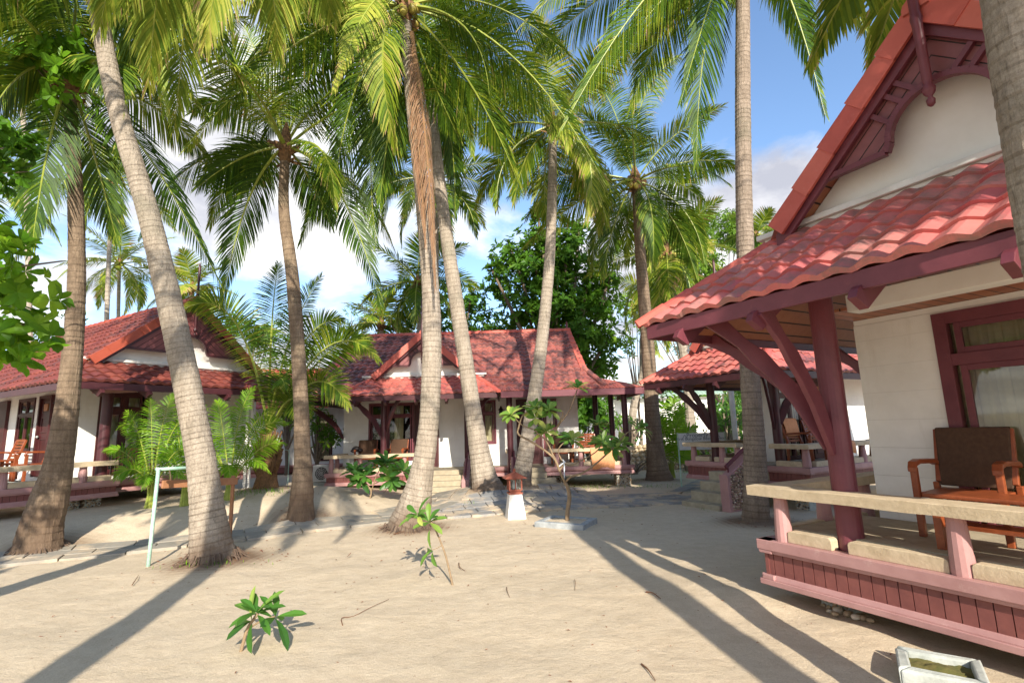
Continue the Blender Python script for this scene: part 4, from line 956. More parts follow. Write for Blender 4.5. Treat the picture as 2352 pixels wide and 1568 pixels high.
# loose stones under the near deck
for i, (px, py, r) in enumerate([(1931, 1385, .045), (1925, 1392, .03), (1955, 1393, .04), (1972, 1400, .038), (1990, 1402, .035), (2006, 1407, .03), (1912, 1385, .025)]):
    g = gp(px-6, py+20); m = MB(); m.blob((0, 0, r*.4), (r*1.2, r*.9, r*.75), n=10, m=7, jit=.05, t=.95 if i % 3 == 0 else .6); o = m.build('pebble', M_pebble, None, loc=g, smooth=True)
    tag(o, ['big pale pebble in the sand row under the near deck edge', 'brown pebble in the row under the near deck edge'][0 if i % 3 == 0 else 1], 'pebble', 'pale pebbles under the near deck' if i % 3 == 0 else 'brown pebbles under the near deck')
o = MB().box(-.14, .14, -.12, .12, 0, .26, taper=-.02).build('bucket', M_trim, None, loc=gp(1628, 1152), bevel=.01); tag(o, 'small white tub by the stairs of the second right bungalow', 'tub')

# sign
p0 = at(1556, 995, 15.6); zt = terrain(p0.x, p0.y); t = thing('sign_board', 'white property notice board on a pole behind the second right porch', 'sign', (p0.x, p0.y, zt), math.radians(-4))
px = 15.6/FL*1.0; W = 102*px; zt0 = p0.z-zt+.0; Hh = 37*px
m = MB(); m.box(.02, W, -.012, .012, zt0-Hh, zt0); m.build('board', M_paper, t, bevel=.004)
m = MB(); m.tube([(0, 0, -.1), (0, 0, zt0+.02)], .022, 8); m.build('pole', M_green, t); m = MB(); m.tube([(W+.02, 0, -.1), (W+.02, 0, zt0+.02)], .022, 8); m.build('pole', M_green, t)
def text(s, x, z, size, parent, align='CENTER'):
    c = bpy.data.curves.new('lettering', 'FONT'); c.body = s; c.size = size; c.align_x = align; c.extrude = .001
    o = bpy.data.objects.new('tmp', c); col.objects.link(o); dg = bpy.context.evaluated_depsgraph_get()
    me = bpy.data.meshes.new_from_object(o.evaluated_get(dg)); bpy.data.objects.remove(o)
    n = bpy.data.objects.new('lettering', me); me.materials.clear(); me.materials.append(M_ink); col.objects.link(n); n.parent = parent; n.location = (x, -.015, z); n.rotation_euler = (PI/2, 0, 0); return n
text('Property of', W*.49, zt0-Hh*.24, .175, t); text('First Bungalow Beach Resort', W*.50, zt0-Hh*.42, .125, t); text('Only', W*.25, zt0-Hh*.75, .15, t)
m = MB()
for cx in (W*.15, W*.86): m.beam((cx-.08, -.014, zt0-.17), (cx, -.014, zt0-.05), .012, .004, V((0, -1, 0))); m.beam((cx, -.014, zt0-.05), (cx+.08, -.014, zt0-.17), .012, .004, V((0, -1, 0)))
m.build('emblem', M_ink, t)
p0 = at(1690, 1010, 17.5); o = MB().tube([(0, 0, -.2), (0, 0, 3.0)], .09, 10).build('white_post', M_trim, None, loc=(p0.x, p0.y, 0)); tag(o, 'white round post behind the second right porch', 'post')

# pale green roofed building far behind right and stone wall
p0 = at(1400, 960, 36); t = thing('building', 'distant white building with pale green corrugated roof behind the right veranda', 'building', (p0.x-2, p0.y, 0), -.1)
m = MB(); m.box(0, 9, 0, 5, 0, 3.6); m.build('wall', M_white, t); m = MB(); tiles(m, (0, 2.6, 4.9), (1, 0, 0), (0, -3.2, -1.2), 3.42, lambda s: (-.6, 9.6), period=.25, row=1.14); m.build('roof', M_greenroof, t)
[MB().box(1+i*1.9, 2+i*1.9, -.03, .05, 1.0, 2.3).build('window', M_black, t) for i in range(4)]
p0 = at(1490, 1040, 22); t = thing('stone_wall', 'low wall of pale rough stones beyond the right palm', 'wall', (p0.x, p0.y, 0), -.05)
m = MB()
for r in range(6):
    x = -2.2+rnd.random()*.1
    while x < 3.0: w = rnd.uniform(.16, .34); m.blob((x+w/2, rnd.uniform(-.02, .02), .1+r*.17), (w*.55, .15, .10), n=8, m=5, jit=.12); x += w*.95
m.build('stones', M_cap, t, smooth=False); m = MB(); m.box(-2.3, 3.1, .0, .15, -.1, 1.0); m.build('mortar', M_conc, t)

# ================================================================== PALMS
def catmull(P, n):
    out = []; Q = [P[0]+(P[0]-P[1])]+list(P)+[P[-1]+(P[-1]-P[-2])]
    for i in range(1, len(Q)-2):
        for k in range(n):
            t = k/n; a, b, c, d = Q[i-1], Q[i], Q[i+1], Q[i+2]
            out.append(.5*((2*b)+(c-a)*t+(2*a-5*b+4*c-d)*t*t+(3*b-a-3*c+d)*t**3))
    out.append(P[-1]); return out
def trunk(root, pts, rad, ring, mat, nseg=18, rel=None, sub=4, seed=1, part='trunk'):
    r_ = random.Random(seed); vs = catmull([V((p.x, p.y, p.z, r)) for p, r in zip(pts, rad)], 24)
    # arc length resample
    L = [0]
    for a, b in zip(vs, vs[1:]): L.append(L[-1]+(b.xyz-a.xyz).length)
    P, R, T = [], [], []; s = 0; i = 0; step = ring/sub; k = 0; amp = .05; off = 0
    while s < L[-1]:
        while i < len(L)-2 and L[i+1] < s: i += 1
        f = (s-L[i])/max(1e-6, L[i+1]-L[i]); q = vs[i].lerp(vs[i+1], f)
        ph = k % sub
        if ph == 0: amp = r_.uniform(.004, .034)
        low = 1-ss(s/1.1)
        P.append(q.xyz); R.append(q.w*(1+amp*(.5-ph/(sub-1)))); T.append(r_.uniform(.62, 1.0) if ph == sub-1 else r_.uniform(0, .5))
        k += 1; s += step*(r_.uniform(.7, 1.35))
    nz = [[r_.uniform(-1, 1) for _ in range(nseg)] for _ in range(len(P)//6+2)]
    def rf(i, kk, an):
        low = math.exp(-(i*step)/.45)
        a = nz[i//6][kk]*(1-(i % 6)/6)+nz[i//6+1][kk]*((i % 6)/6)
        return 1+.022*a+low*(.07*math.sin(an*4+seed)+.05*math.sin(an*7+seed*2)+.05*a)
    m = MB(); m.tube(P, R, nseg, True, tf=lambda i: T[i], rf=rf); return m.build(part, mat, root, smooth=False, rel=rel)
def bez(a, b, c, t): return a*(1-t)**2+b*2*t*(1-t)+c*t*t
def frond(root, rel, P0, P1, P2, n, Lm, droop, mat, rg, wid=.04, t0=.16, r0=.035, rmat=None, tilt=0, name='frond', segs=3, bright=0., keel=.25, broken=0.0, face=0.0):
    """one feather leaf: curved stalk with leaflets hanging off both sides"""
    mr, ml = MB(), MB(); N = 14
    pts = [bez(P0, P1, P2, i/N) for i in range(N+1)]
    mr.tube(pts, [r0*(1-.92*i/N)*(1.5 if i == 0 else 1) for i in range(N+1)], 5)
    h = V((P2.x-P0.x, P2.y-P0.y, 0)); 
    if h.length < .05: h = V((1, 0, 0))
    h.normalize(); S0 = V((-h.y, h.x, 0)); tw = tilt
    for i in range(n):
        u = (i+.5)/n; t = t0+(1-t0)*u; B = bez(P0, P1, P2, t); T = ((P1-P0)*(1-t)+(P2-P1)*t).normalized()
        S = (S0-T*S0.dot(T)).normalized()
        if face:
            F_ = T.cross((CAM-B).normalized())
            if F_.length > .1:
                F_.normalize(); F_ = F_ if F_.dot(S) > 0 else -F_
                S = (S*(1-face)+F_*face); S = (S-T*S.dot(T)).normalized()
        Nn = T.cross(S)
        if Nn.z < 0 and abs(T.z) < .9: Nn = -Nn
        a = math.radians(72-50*u**1.5); pl = (.42+.58*math.sin(PI*min(1, .12+u*.95)))*(1-.35*u**4)
        for sd in (-1, 1):
            if rg.random() < broken: continue
            L = Lm*pl*rg.uniform(.86, 1.06); aa = a+rg.uniform(-.09, .09)
            d = (T*math.cos(aa)+S*(sd*math.sin(aa)*math.cos(tw))+Nn*(keel+sd*math.sin(tw)*.8+rg.uniform(-.07, .07))).normalized()
            W = (T-d*T.dot(d)).normalized(); k = droop*rg.uniform(.75, 1.3); tt = min(.90, max(0, rg.gauss(.40, .16)+bright+ (.12 if u > .85 else 0)))
            w = wid*rg.uniform(.8, 1.15)*(.75+.5*math.sin(PI*u))
            vs = []; prof = ((0, .45), (.35, 1.), (.72, .8), (1, .06)) if segs == 3 else ((0, .5), (.5, 1.), (1, .08))
            pos = B.copy(); prev = 0; dd = d.copy()
            for s, ww in prof:
                pos = pos+dd*(L*(s-prev)); prev = s
                q = W*(w*ww*.5)
                vs += [pos-q, pos+q]; dd = (dd+V((0, 0, -k*.9))).normalized()
            o = len(ml.v); ml.v += [tuple(v) for v in vs]
            for j in range(len(prof)-1):
                ml.f.append((o+2*j, o+2*j+1, o+2*j+3, o+2*j+2)); ml.t.append(tt if j < len(prof)-2 else min(1, tt+(rg.random()**3)*.5))
    # leaflets and stalk are one feather: stalk faces carry their own material slot
    me_o = len(ml.v); nf = len(ml.f); ml.v += mr.v; ml.f += [tuple(i+me_o for i in f) for f in mr.f]; ml.t += mr.t
    o = ml.build(name, mat, root, rel=rel); o.data.materials.append(rmat or M_rachis)
    idx = [0]*nf+[1]*len(mr.f); o.data.polygons.foreach_set('material_index', idx); return o
def auto_frond(root, rel, C, az, el, L, n, rg, mat, Lm, wid, sag=60, **kw):
    e, s = math.radians(el), math.radians(sag); h = V((math.cos(az), math.sin(az), 0)); z = V((0, 0, 1))
    P1 = C+(h*math.cos(e)+z*math.sin(e))*(L*.5); P2 = P1+(h*math.cos(e-s)+z*math.sin(e-s))*(L*.52)
    return frond(root, rel, C+h*.08*math.cos(e), P1, P2, n, Lm, kw.pop('droop', .35), mat, rg, wid, **kw)
def palm(label, tp, ring, kmat, crownN, L, keyf=(), seed=1, Lm=.8, wid=.027, n=100, mat=None, els=(78, -38), group='coconut palms in the sand', nuts=0, azr=None, keymat=None, sag=(35, 80), top=True, nseg=18, segs=3, droop=(.15, .6), fr0=.04, name='coconut_palm', kw_bright=0, sheath=1.0):
    """tp: trunk points (px, py, Y, width_px)"""
    rg = random.Random(seed); pts = []; rad = []
    for i, (px, py, Y, w) in enumerate(tp):
        p = at(px, py, Y); pts.append(p); rad.append(w/2*Y/FL/math.sqrt(1+((px-1176)/FL)**2)*.88)
    b = pts[0].copy(); pts[0] = V((b.x, b.y, b.z-.45)); pts.insert(1, b+(pts[1]-b)*.05); rad.insert(1, rad[0]*.97); rad[0] *= 1.15; base = V((b.x, b.y, b.z-.0))
    t = thing(name, label, 'palm tree', base, 0, group)
    trunk(t, pts, rad, ring, kmat, nseg, base, seed=seed)
    if nseg > 12 and seed in (3, 5, 8):
        m = MB(); rb = rad[1]
        for i in range(90):
            a = rg.uniform(0, 2*PI); d = V((math.cos(a), math.sin(a), 0)); q = b+d*rb*rg.uniform(.92, 1.05); x2, y2 = (q+d*rg.uniform(.03, .2)).xy; z1 = terrain(q.x, q.y)
            m.tube([V((q.x, q.y, z1+rg.uniform(.03, .14))), V(((q.x+x2)/2, (q.y+y2)/2, z1+rg.uniform(.015, .06))), V((x2, y2, terrain(x2, y2)-.01))], [rg.uniform(.006, .015), .008, .004], 5)
        m.build('roots', M_root, t, rel=base)
    C = pts[-1]; r = rad[-1]
    if sheath:
        m = MB(); 
        for i in range(26):
            a = rg.uniform(0, 2*PI); h = rg.uniform(-.25, .35)*sheath; q = C+V((math.cos(a)*r*1.0, math.sin(a)*r*1.0, h-.05)); o_ = V((math.cos(a), math.sin(a), rg.uniform(-.2, 1.3))).normalized()
            m.beam(q, q+o_*rg.uniform(.12, .32)*sheath, rg.uniform(.04, .12)*sheath, .012, V((-math.sin(a), math.cos(a), .3)))
        m.tube([C-V((0, 0, .25)), C+V((0, 0, .05)), C+V((0, 0, .4)), C+V((0, 0, .75))], [r*1.1, r*1.55, r*1.2, r*.3], 10); m.build('fibre_sheath', M_fibre, t, rel=base)
    for i in range(nuts):
        a = rg.uniform(0, 2*PI); q = C+V((math.cos(a)*(r+.16), math.sin(a)*(r+.16), rg.uniform(-.25, .1))); m = MB(); m.blob(q, (.10, .10, .125), n=9, m=7); m.build('coconut', M_coco, t, smooth=True, rel=base)
    C2 = C+V((0, 0, .15))
    for i in range(crownN):
        f = i/max(1, crownN-1); az = (azr[0]+(azr[1]-azr[0])*rg.random()) if azr else i*2.39996+seed
        el = els[0]+(els[1]-els[0])*f**.8+rg.uniform(-6, 6)
        auto_frond(t, base, C2, az, el, L*rg.uniform(.86, 1.08)*(1 if f > .12 else .75), n, rg, (mat or F_palm), Lm, wid, sag[0]+(sag[1]-sag[0])*f, droop=droop[0]+(droop[1]-droop[0])*f, r0=fr0, tilt=rg.uniform(-.55, .55), segs=segs, face=rg.uniform(0, .35), bright=rg.uniform(-.12, .2)+kw_bright)
    for kf in keyf:
        cx, cy, tx, ty, dY = kf[:5]; opt = kf[5] if len(kf) > 5 else {}
        P1 = at(cx, cy, C.y+dY*.5); P2 = at(tx, ty, C.y+dY); o = dict(n=int(n*1.15), Lm=Lm*1.05, droop=.45, mat=mat or F_palm, wid=wid, r0=fr0, tilt=rg.uniform(-.25, .25), bright=kw_bright); o.update(opt)
        frond(t, base, opt.get('P0', C2) if not isinstance(opt.get('P0'), tuple) else at(*opt['P0']), P1, P2, o['n'], o['Lm'], o['droop'], o['mat'], rg, o['wid'], r0=o['r0'], tilt=o['tilt'], rmat=opt.get('rmat'), bright=o['bright'], t0=opt.get('t0', .16), name=opt.get('name', 'frond'), keel=opt.get('keel', .25), face=opt.get('face', .6), segs=segs, broken=opt.get('broken', 0))
    return t
Y = {k: v.y for k, v in PB.items()}
palm('dark ringed palm at the left edge with a wide flared foot',
     [(92, 1222, Y['A'], 128), (112, 1150, Y['A'], 108), (135, 1060, Y['A'], 82), (160, 880, Y['A'], 64), (176, 650, Y['A'], 53), (172, 420, Y['A']-.1, 46), (158, 195, Y['A']-.2, 40)],
     .115, K_dark, 10, 3.7, [(310, 250, 505, 650, .3, dict(droop=.5, bright=-.25)), (110, 280, 72, 575, -.6, dict(droop=.5, bright=-.25)), (60, 80, -60, 330, -.8), (280, 60, 470, 260, .6), (215, 330, 270, 560, 1.2, dict(bright=-.2)), (70, -60, -140, 60, .6, dict(bright=.2))], seed=3, Lm=.9, els=(80, 12))
palm('big smooth grey palm leaning left, nearest trunk on the left',
     [(488, 1296, Y['B'], 128), (482, 1225, Y['B'], 104), (470, 1120, Y['B'], 84), (452, 1000, Y['B'], 77), (402, 750, Y['B']-.1, 74), (338, 480, Y['B']-.3, 66), (270, 250, Y['B']-.5, 62), (222, 0, Y['B']-.7, 60), (200, -180, Y['B']-.9, 56), (190, -360, Y['B']-1.1, 52)],
     .085, K_grey, 9, 4.4, [(430, -330, 455, 110, -.5, dict(mat=F_palmlit, bright=.12, Lm=.95, wid=.032)), (560, -300, 640, 120, .3, dict(mat=F_palmlit, bright=.05, Lm=.95)), (330, -200, 380, 260, .6, dict(mat=F_palmlit, Lm=.9)), (420, -120, 560, 215, 1.6, dict(Lm=.95)), (60, -260, -40, 120, -.2, {}), (120, -150, 60, 110, 1.2, {}),
                            (520, -200, 760, 60, 1.2, dict(mat=F_palmlit)), (300, -150, 300, 200, 1.8, {}), (620, -260, 820, -20, .5, dict(mat=F_palmlit))], seed=5, Lm=1.0, wid=.030, nseg=26)
palm('central palm with a dry brown frond hanging down its trunk',
     [(938, 1220, Y['C'], 112), (952, 1165, Y['C'], 88), (968, 1090, Y['C'], 62), (984, 980, Y['C'], 52), (992, 820, Y['C'], 52), (988, 650, Y['C'], 47), (968, 430, Y['C']-.1, 42), (944, 210, Y['C']-.2, 37), (930, 30, Y['C']-.3, 33)],
     .10, K_grey, 10, 4.4, [(860, -90, 768, 205, -1.8, dict(mat=F_palmlit, bright=.15, Lm=.8)), (690, 20, 425, 345, -.6, dict(Lm=.9)), (1180, 30, 1392, 425, -.9, dict(Lm=1.0, droop=.38)), (1120, -60, 1330, 150, -.3, {}), (905, 180, 872, 470, .4, dict(bright=-.2)), (960, 120, 1060, 330, 1.4, dict(bright=-.15)), (800, 150, 770, 420, .8, dict(bright=-.2)),
                            (820, 250, 865, 560, 1.3, dict(bright=-.2)), (840, 60, 640, 170, .4, {}), (1090, 150, 1190, 420, .9, {}), (780, -120, 620, 60, .5, dict(bright=.05)), (740, -60, 560, 190, 1.2, {}), (1050, -140, 1190, -10, .8, dict(bright=.1)), (1150, 60, 1290, 330, 1.3, {}), (700, 120, 600, 330, 1.5, dict(bright=-.1)),
                            (985, 300, 1000, 655, -.42, dict(mat=F_dead, rmat=M_rachisd, Lm=.80, droop=1.0, wid=.022, n=120, name='dead_frond', keel=0, face=0, tilt=0, P0=(945, 75, Y['C']-.45), t0=.05, bright=.1)), (960, 320, 978, 560, -.45, dict(mat=F_dead, rmat=M_rachisd, Lm=.7, droop=1.1, wid=.022, n=80, name='dead_frond', keel=0, face=0, P0=(950, 110, Y['C']-.5), t0=.05))], seed=8, Lm=1.0, wid=.027, nuts=7)
palm('slender palm leaning left, rising between the middle bungalow stairs',
     [(1122, 1134, Y['C2'], 92), (1110, 1085, Y['C2'], 62), (1092, 980, Y['C2'], 46), (1068, 820, Y['C2'], 41), (1040, 640, Y['C2'], 38), (1016, 470, Y['C2'], 34), (996, 300, Y['C2'], 31), (984, 190, Y['C2'], 29)],
     .12, K_grey, 11, 4.0, [(1060, 160, 1085, 360, -.4, dict(bright=-.1)), (1050, 260, 1045, 500, .3, dict(bright=-.2)), (900, 260, 880, 520, .4, dict(bright=-.2)), (1010, 50, 1060, -40, .3, dict(bright=.2)), (760, 330, 690, 560, .5, dict(bright=-.1))], seed=11, Lm=1.0, wid=.030, nuts=4)
palm('palm with dark drooping fronds standing behind the paved path, left of centre',
     [(692, 1163, Y['D'], 66), (694, 1120, Y['D'], 58), (695, 1040, Y['D'], 44), (688, 860, Y['D'], 39), (672, 640, Y['D'], 36), (652, 480, Y['D'], 31), (655, 350, Y['D'], 27)],
     .13, K_dark, 8, 4.0, [(560, 340, 455, 430, -.5, dict(bright=-.25)), (560, 400, 512, 690, .2, dict(bright=-.25, droop=.4)), (790, 360, 876, 705, -.3, dict(bright=-.25, droop=.45)), (560, 180, 440, 260, .4, {}), (740, 180, 860, 190, .3, {}), (610, 150, 560, 60, .3, dict(bright=.1)), (720, 400, 760, 520, 1.2, dict(bright=-.2)), (560, 290, 480, 520, 1.0, {})], seed=14, Lm=.9, wid=.026, els=(78, -10))
palm('pale straight palm leaning right, before the right stairs of the middle bungalow',
     [(1196, 1122, Y['E'], 60), (1202, 1075, Y['E'], 46), (1220, 960, Y['E'], 38), (1245, 780, Y['E'], 32), (1262, 600, Y['E'], 29), (1268, 450, Y['E'], 26), (1270, 300, Y['E'], 22)],
     .13, K_grey, 13, 4.3, [(1170, 130, 1080, 190, -.5, {}), (1380, 140, 1480, 90, .3, dict(bright=.15)), (1150, 260, 1110, 330, .5, {}), (1360, 330, 1395, 520, .2, {}), (1200, 330, 1180, 470, .8, {})], seed=17, Lm=1.0, wid=.032, kw_bright=.08)
palm('palm with wide crown and coconuts left of the second right bungalow roof',
     [(1516, 1112, Y['F'], 84), (1508, 1060, Y['F'], 52), (1498, 950, Y['F'], 40), (1487, 780, Y['F'], 35), (1472, 600, Y['F'], 30), (1464, 480, Y['F'], 25), (1460, 425, Y['F'], 24)],
     .13, K_dark, 14, 4.4, [(1300, 370, 1170, 450, -.5, dict(bright=-.2)), (1340, 430, 1205, 565, .3, dict(bright=.12)), (1600, 340, 1692, 385, .1, {}), (1400, 500, 1385, 640, .2, dict(bright=-.1)), (1560, 480, 1600, 640, .4, dict(bright=-.1)), (1440, 200, 1560, 130, .2, dict(bright=.15)), (1420, 240, 1360, 170, .2, {})], seed=20, Lm=1.0, wid=.034, nuts=6)
palm('tall grey palm passing in front of the second right bungalow roof',
     [(1738, 1206, Y['G'], 78), (1736, 1150, Y['G'], 66), (1733, 1020, Y['G'], 58), (1722, 850, Y['G'], 53), (1714, 650, Y['G'], 50), (1708, 400, Y['G']-.1, 47), (1706, 180, Y['G']-.2, 45), (1706, 0, Y['G']-.3, 43), (1704, -150, Y['G']-.4, 40)],
     .10, K_mid, 10, 4.2, [(1655, -100, 1562, 240, -.4, dict(bright=-.3, Lm=.75)), (1800, -130, 1895, 265, -.4, dict(bright=-.2, Lm=.75)), (1500, -110, 1290, 300, -.3, dict(Lm=.95)), (1560, -60, 1420, 120, .5, dict(bright=.1)), (1880, -160, 2010, 110, -.3, dict(bright=.1, Lm=.8)), (1600, 30, 1600, 380, .9, dict(bright=-.2)), (1450, -210, 1200, 60, .2, dict(bright=.12)), (1580, -180, 1500, 90, .8, {}), (1380, -60, 1180, 180, 1.6, {}), (1520, 0, 1450, 250, 1.8, {})], seed=23, Lm=1.0, wid=.029, els=(78, 10))
palm('very near pale palm trunk cutting the right edge before the near gable',
     [(2500, 1700, 2.75, 225), (2490, 1250, 2.75, 222), (2466, 800, 2.72, 222), (2405, 430, 2.66, 222), (2352, 120, 2.6, 216), (2318, -100, 2.55, 212), (2275, -420, 2.5, 205)],
     .075, K_grey, 9, 3.6, [(2080, -330, 1860, 150, 2.6, dict(bright=.05, Lm=.62, wid=.03)), (2150, -300, 1990, 180, 3.2, dict(mat=F_palmlit, Lm=.7, wid=.03)), (2220, -420, 1790, -60, 3.4, dict(Lm=.7))], seed=27, Lm=.85, wid=.024, nseg=40, azr=(-2.6, .4), els=(80, 10))
def world_palm(label, W_, rads, fr, seed, N=2, L=4.2):
    rg = random.Random(seed); pts = [V(p) for p in W_]; b = V((pts[0].x, pts[0].y, 0)); t = thing('coconut_palm', label, 'palm tree', b, 0, 'coconut palms in the sand')
    trunk(t, pts, rads, .1, K_grey, 16, b, seed=seed); C = pts[-1]
    for i in range(N): auto_frond(t, b, C, i*2.4+1, 75-60*i/N, L, 100, rg, F_palmlit, 1.0, .028, 45, droop=.5)
    for (cx, cy, tx, ty, Yt, br) in fr:
        frond(t, b, C, at(cx, cy, (C.y+Yt)/2), at(tx, ty, Yt), 125, .95, .5, F_palmlit, rg, .024, face=.8, bright=br, tilt=rg.uniform(-.2, .2))
world_palm('palm crown overhanging the top left, its trunk outside the frame', [(-6.5, 1.2, -.3), (-6.2, 1.5, 1.0), (-5.3, 2.3, 3.5), (-4.2, 3.3, 6.0), (-3.2, 4.3, 8.4)], [.3, .2, .17, .16, .13],
    [(560, -330, 470, 105, 5.6, .15), (620, -260, 640, 130, 6.3, .05), (380, -260, 340, 200, 6.2, 0), (720, -220, 760, 40, 6.6, .0), (300, -300, 230, 60, 5.6, .0), (450, -150, 400, 300, 8.0, -.15)], 91)
# young palms growing from the ground
def young(label, base_px, Yd, tips, seed, n=34, Lm=.5, wid=.045, stem=.05, mat=None, name='young_palm', rise=.0, bright=.2, group='young palms beside the left bungalow', leafs=0):
    rg = random.Random(seed); b = gp(*base_px) if Yd is None else at(*base_px, Yd); Yd = b.y
    t = thing(name, label, 'young palm', b, 0, group); top = b+V((0, 0, rise+.25))
    m = MB()
    for i in range(7): a = rg.uniform(0, 6.28); m.tube([b+V((math.cos(a)*.1, math.sin(a)*.1, -.1)), b+V((math.cos(a)*.06, math.sin(a)*.06, .25+rise)), top+V((math.cos(a)*.1, math.sin(a)*.1, .3))], [stem, stem*.7, .012], 6)
    m.build('stem', M_rachis if rise < .3 else M_fibre, t, rel=b)
    for (cx, cy, tx, ty, dY) in tips:
        frond(t, b, top, at(cx, cy, Yd+dY*.5), at(tx, ty, Yd+dY), n, Lm*rg.uniform(.85, 1.15), rg.uniform(.15, .4), mat or F_bright, rg, wid, r0=.018, face=.6, tilt=rg.uniform(-.4, .4), bright=bright+rg.uniform(-.1, .15), t0=.22)
    return t
bP = PB['P']; sc_tips = [(650, 760, 738, 640, .3), (560, 640, 425, 715, -1.3), (760, 690, 870, 835, -.8), (730, 800, 800, 940, -.8), (620, 700, 640, 610, .8), (690, 720, 790, 740, .5), (680, 850, 700, 990, -1.2), (640, 820, 655, 900, -1.6), (760, 750, 850, 790, .4)]
t = young('half grown coconut palm with a short fibrous trunk beside the left bungalow', (612, 1108), 13.6, [], 31, rise=1.0, group='x', name='coconut_palm'); t['category'] = 'palm tree'; del t['group']
rg = random.Random(4); top = bP+V((0, 0, 1.25))
m = MB(); m.tube([bP-V((0, 0, .15)), bP+V((0, 0, .25)), bP+V((-.02, 0, .8)), top], [.30, .24, .2, .12], 12, rf=lambda i, k, a: 1+.12*math.sin(k*3+i*2))
for i in range(60):
    a = rg.uniform(0, 6.28); h = rg.uniform(.05, 1.1); q = bP+V((math.cos(a)*.21, math.sin(a)*.21, h)); m.beam(q, q+V((math.cos(a)*.12, math.sin(a)*.12, rg.uniform(.2, .4))), rg.uniform(.04, .11), .012, V((-math.sin(a), math.cos(a), 0)))
m.build('trunk', M_fibre, t, rel=bP)
for (cx, cy, tx, ty, dY) in sc_tips:
    frond(t, bP, top, at(cx, cy, bP.y+dY*.5), at(tx, ty, bP.y+dY), 92, rg.uniform(.62, .8), .22, F_palm, rg, .026, r0=.04, face=.6, tilt=rg.uniform(-.3, .3), bright=rg.uniform(-.25, .1), t0=.2)
young('bushy young palm left of the green pipe frame', (347, 1165), None, [(300, 1010, 240, 1035, -.3), (320, 960, 290, 945, .1), (350, 960, 345, 915, .3), (390, 960, 430, 960, 0), (400, 1000, 440, 1040, -.2), (320, 1040, 262, 1100, -.5), (380, 1030, 425, 1100, -.4), (335, 1000, 300, 985, .5), (370, 940, 400, 905, .3), (345, 1050, 330, 1120, -.6), (400, 960, 455, 990, .5), (330, 930, 270, 985, .6)], 33, Lm=.33, wid=.022, n=32)
young('bushy young palm behind the big leaning trunk, right of the pipe frame', (527, 1150), None, [(560, 960, 635, 935, 0), (540, 930, 585, 890, .2), (510, 960, 500, 920, .3), (590, 1000, 655, 1020, -.2), (560, 1010, 620, 1085, -.4), (490, 990, 455, 1000, .2), (540, 980, 560, 900, .5), (520, 1020, 530, 1110, -.5), (580, 940, 660, 975, .4), (470, 960, 430, 1000, .5)], 35, Lm=.36, wid=.024, n=34, bright=.25)
young('leafy young palm behind the hanging plank', (420, 1160), None, [(440, 1000, 480, 1010, .2), (410, 980, 400, 940, .3), (450, 960, 470, 930, .2), (400, 1010, 370, 1050, -.2), (440, 1050, 490, 1090, -.2)], 36, Lm=.33, wid=.035, n=18)
young('bright green young palm beside the foot of the right palm with coconuts', (1545, 1098), 18.2, [(1540, 970, 1575, 940, 0), (1550, 1000, 1600, 980, 0), (1530, 970, 1500, 950, 0), (1530, 1010, 1490, 1030, -.3), (1560, 1030, 1600, 1050, -.3), (1545, 960, 1545, 915, .3)], 37, Lm=.55, wid=.05, n=26, bright=.35, group='x')
# palms further back
def far(label, tp, N, L, seed, **kw):
    return palm(label, tp, .22, kw.pop('k', K_grey), N, L, kw.pop('key', []), seed=seed, n=kw.pop('n', 46), wid=kw.pop('wid', .055), nseg=9, segs=2, group='palms growing behind the bungalows', Lm=kw.pop('Lm', .95), fr0=.045, sheath=.8, **kw)
far('thin tall palm behind the left roof, left of a lower one', [(243, 800, 26, 17), (246, 700, 26, 15), (252, 550, 26, 13), (262, 420, 26, 12)], 15, 4.2, 41, kw_bright=.1)
far('thin lower palm behind the left roof with a round crown', [(271, 800, 30, 12), (272, 700, 30, 11), (274, 610, 30, 10)], 17, 4.0, 43, kw_bright=.15)
far('far palm with half hidden crown at the left edge', [(-30, 800, 20, 20), (-30, 600, 20, 18), (-25, 430, 20, 16)], 15, 4.4, 45, kw_bright=0)
far('palm with crown between the two central trunks', [(1000, 800, 20, 20), (1000, 600, 20, 18), (1000, 420, 20, 16)], 16, 4.0, 47)
far('low palm behind the middle roof ridge', [(964, 800, 24, 13), (962, 720, 24, 12), (960, 655, 24, 11)], 16, 3.6, 49, kw_bright=-.05)
far('leaning palm with hanging coconuts behind the right palm', [(1588, 1095, 21, 34), (1583, 930, 21, 26), (1568, 800, 21, 24), (1545, 680, 21, 22), (1532, 590, 21, 20)], 20, 4.0, 51, nuts=8, els=(75, -60), kw_bright=.12)
far('small palm tuft seen above the near eave', [(1738, 700, 32, 12), (1738, 600, 32, 11), (1738, 545, 32, 10)], 15, 2.8, 53)
far('palm crown just above the ridge of the left roof', [(440, 800, 28, 14), (438, 720, 28, 13), (440, 668, 28, 12)], 16, 2.9, 55, kw_bright=.2)
far('palm crown seen above the middle roof at its left end', [(878, 830, 27, 12), (876, 790, 27, 12), (876, 750, 27, 12)], 12, 2.6, 57, els=(80, 10), kw_bright=.15)
far('palm behind the second right bungalow with curved bare trunk', [(1450, 1010, 27, 26), (1456, 930, 27, 20), (1475, 860, 27, 18), (1480, 760, 27, 16), (1530, 700, 27, 16)], 14, 3.6, 59, kw_bright=.1)
far('tall palm crown at the top behind the left trunks', [(70, 900, 17, 20), (60, 400, 17, 18), (40, 60, 17, 16)], 15, 4.2, 63, kw_bright=.1)
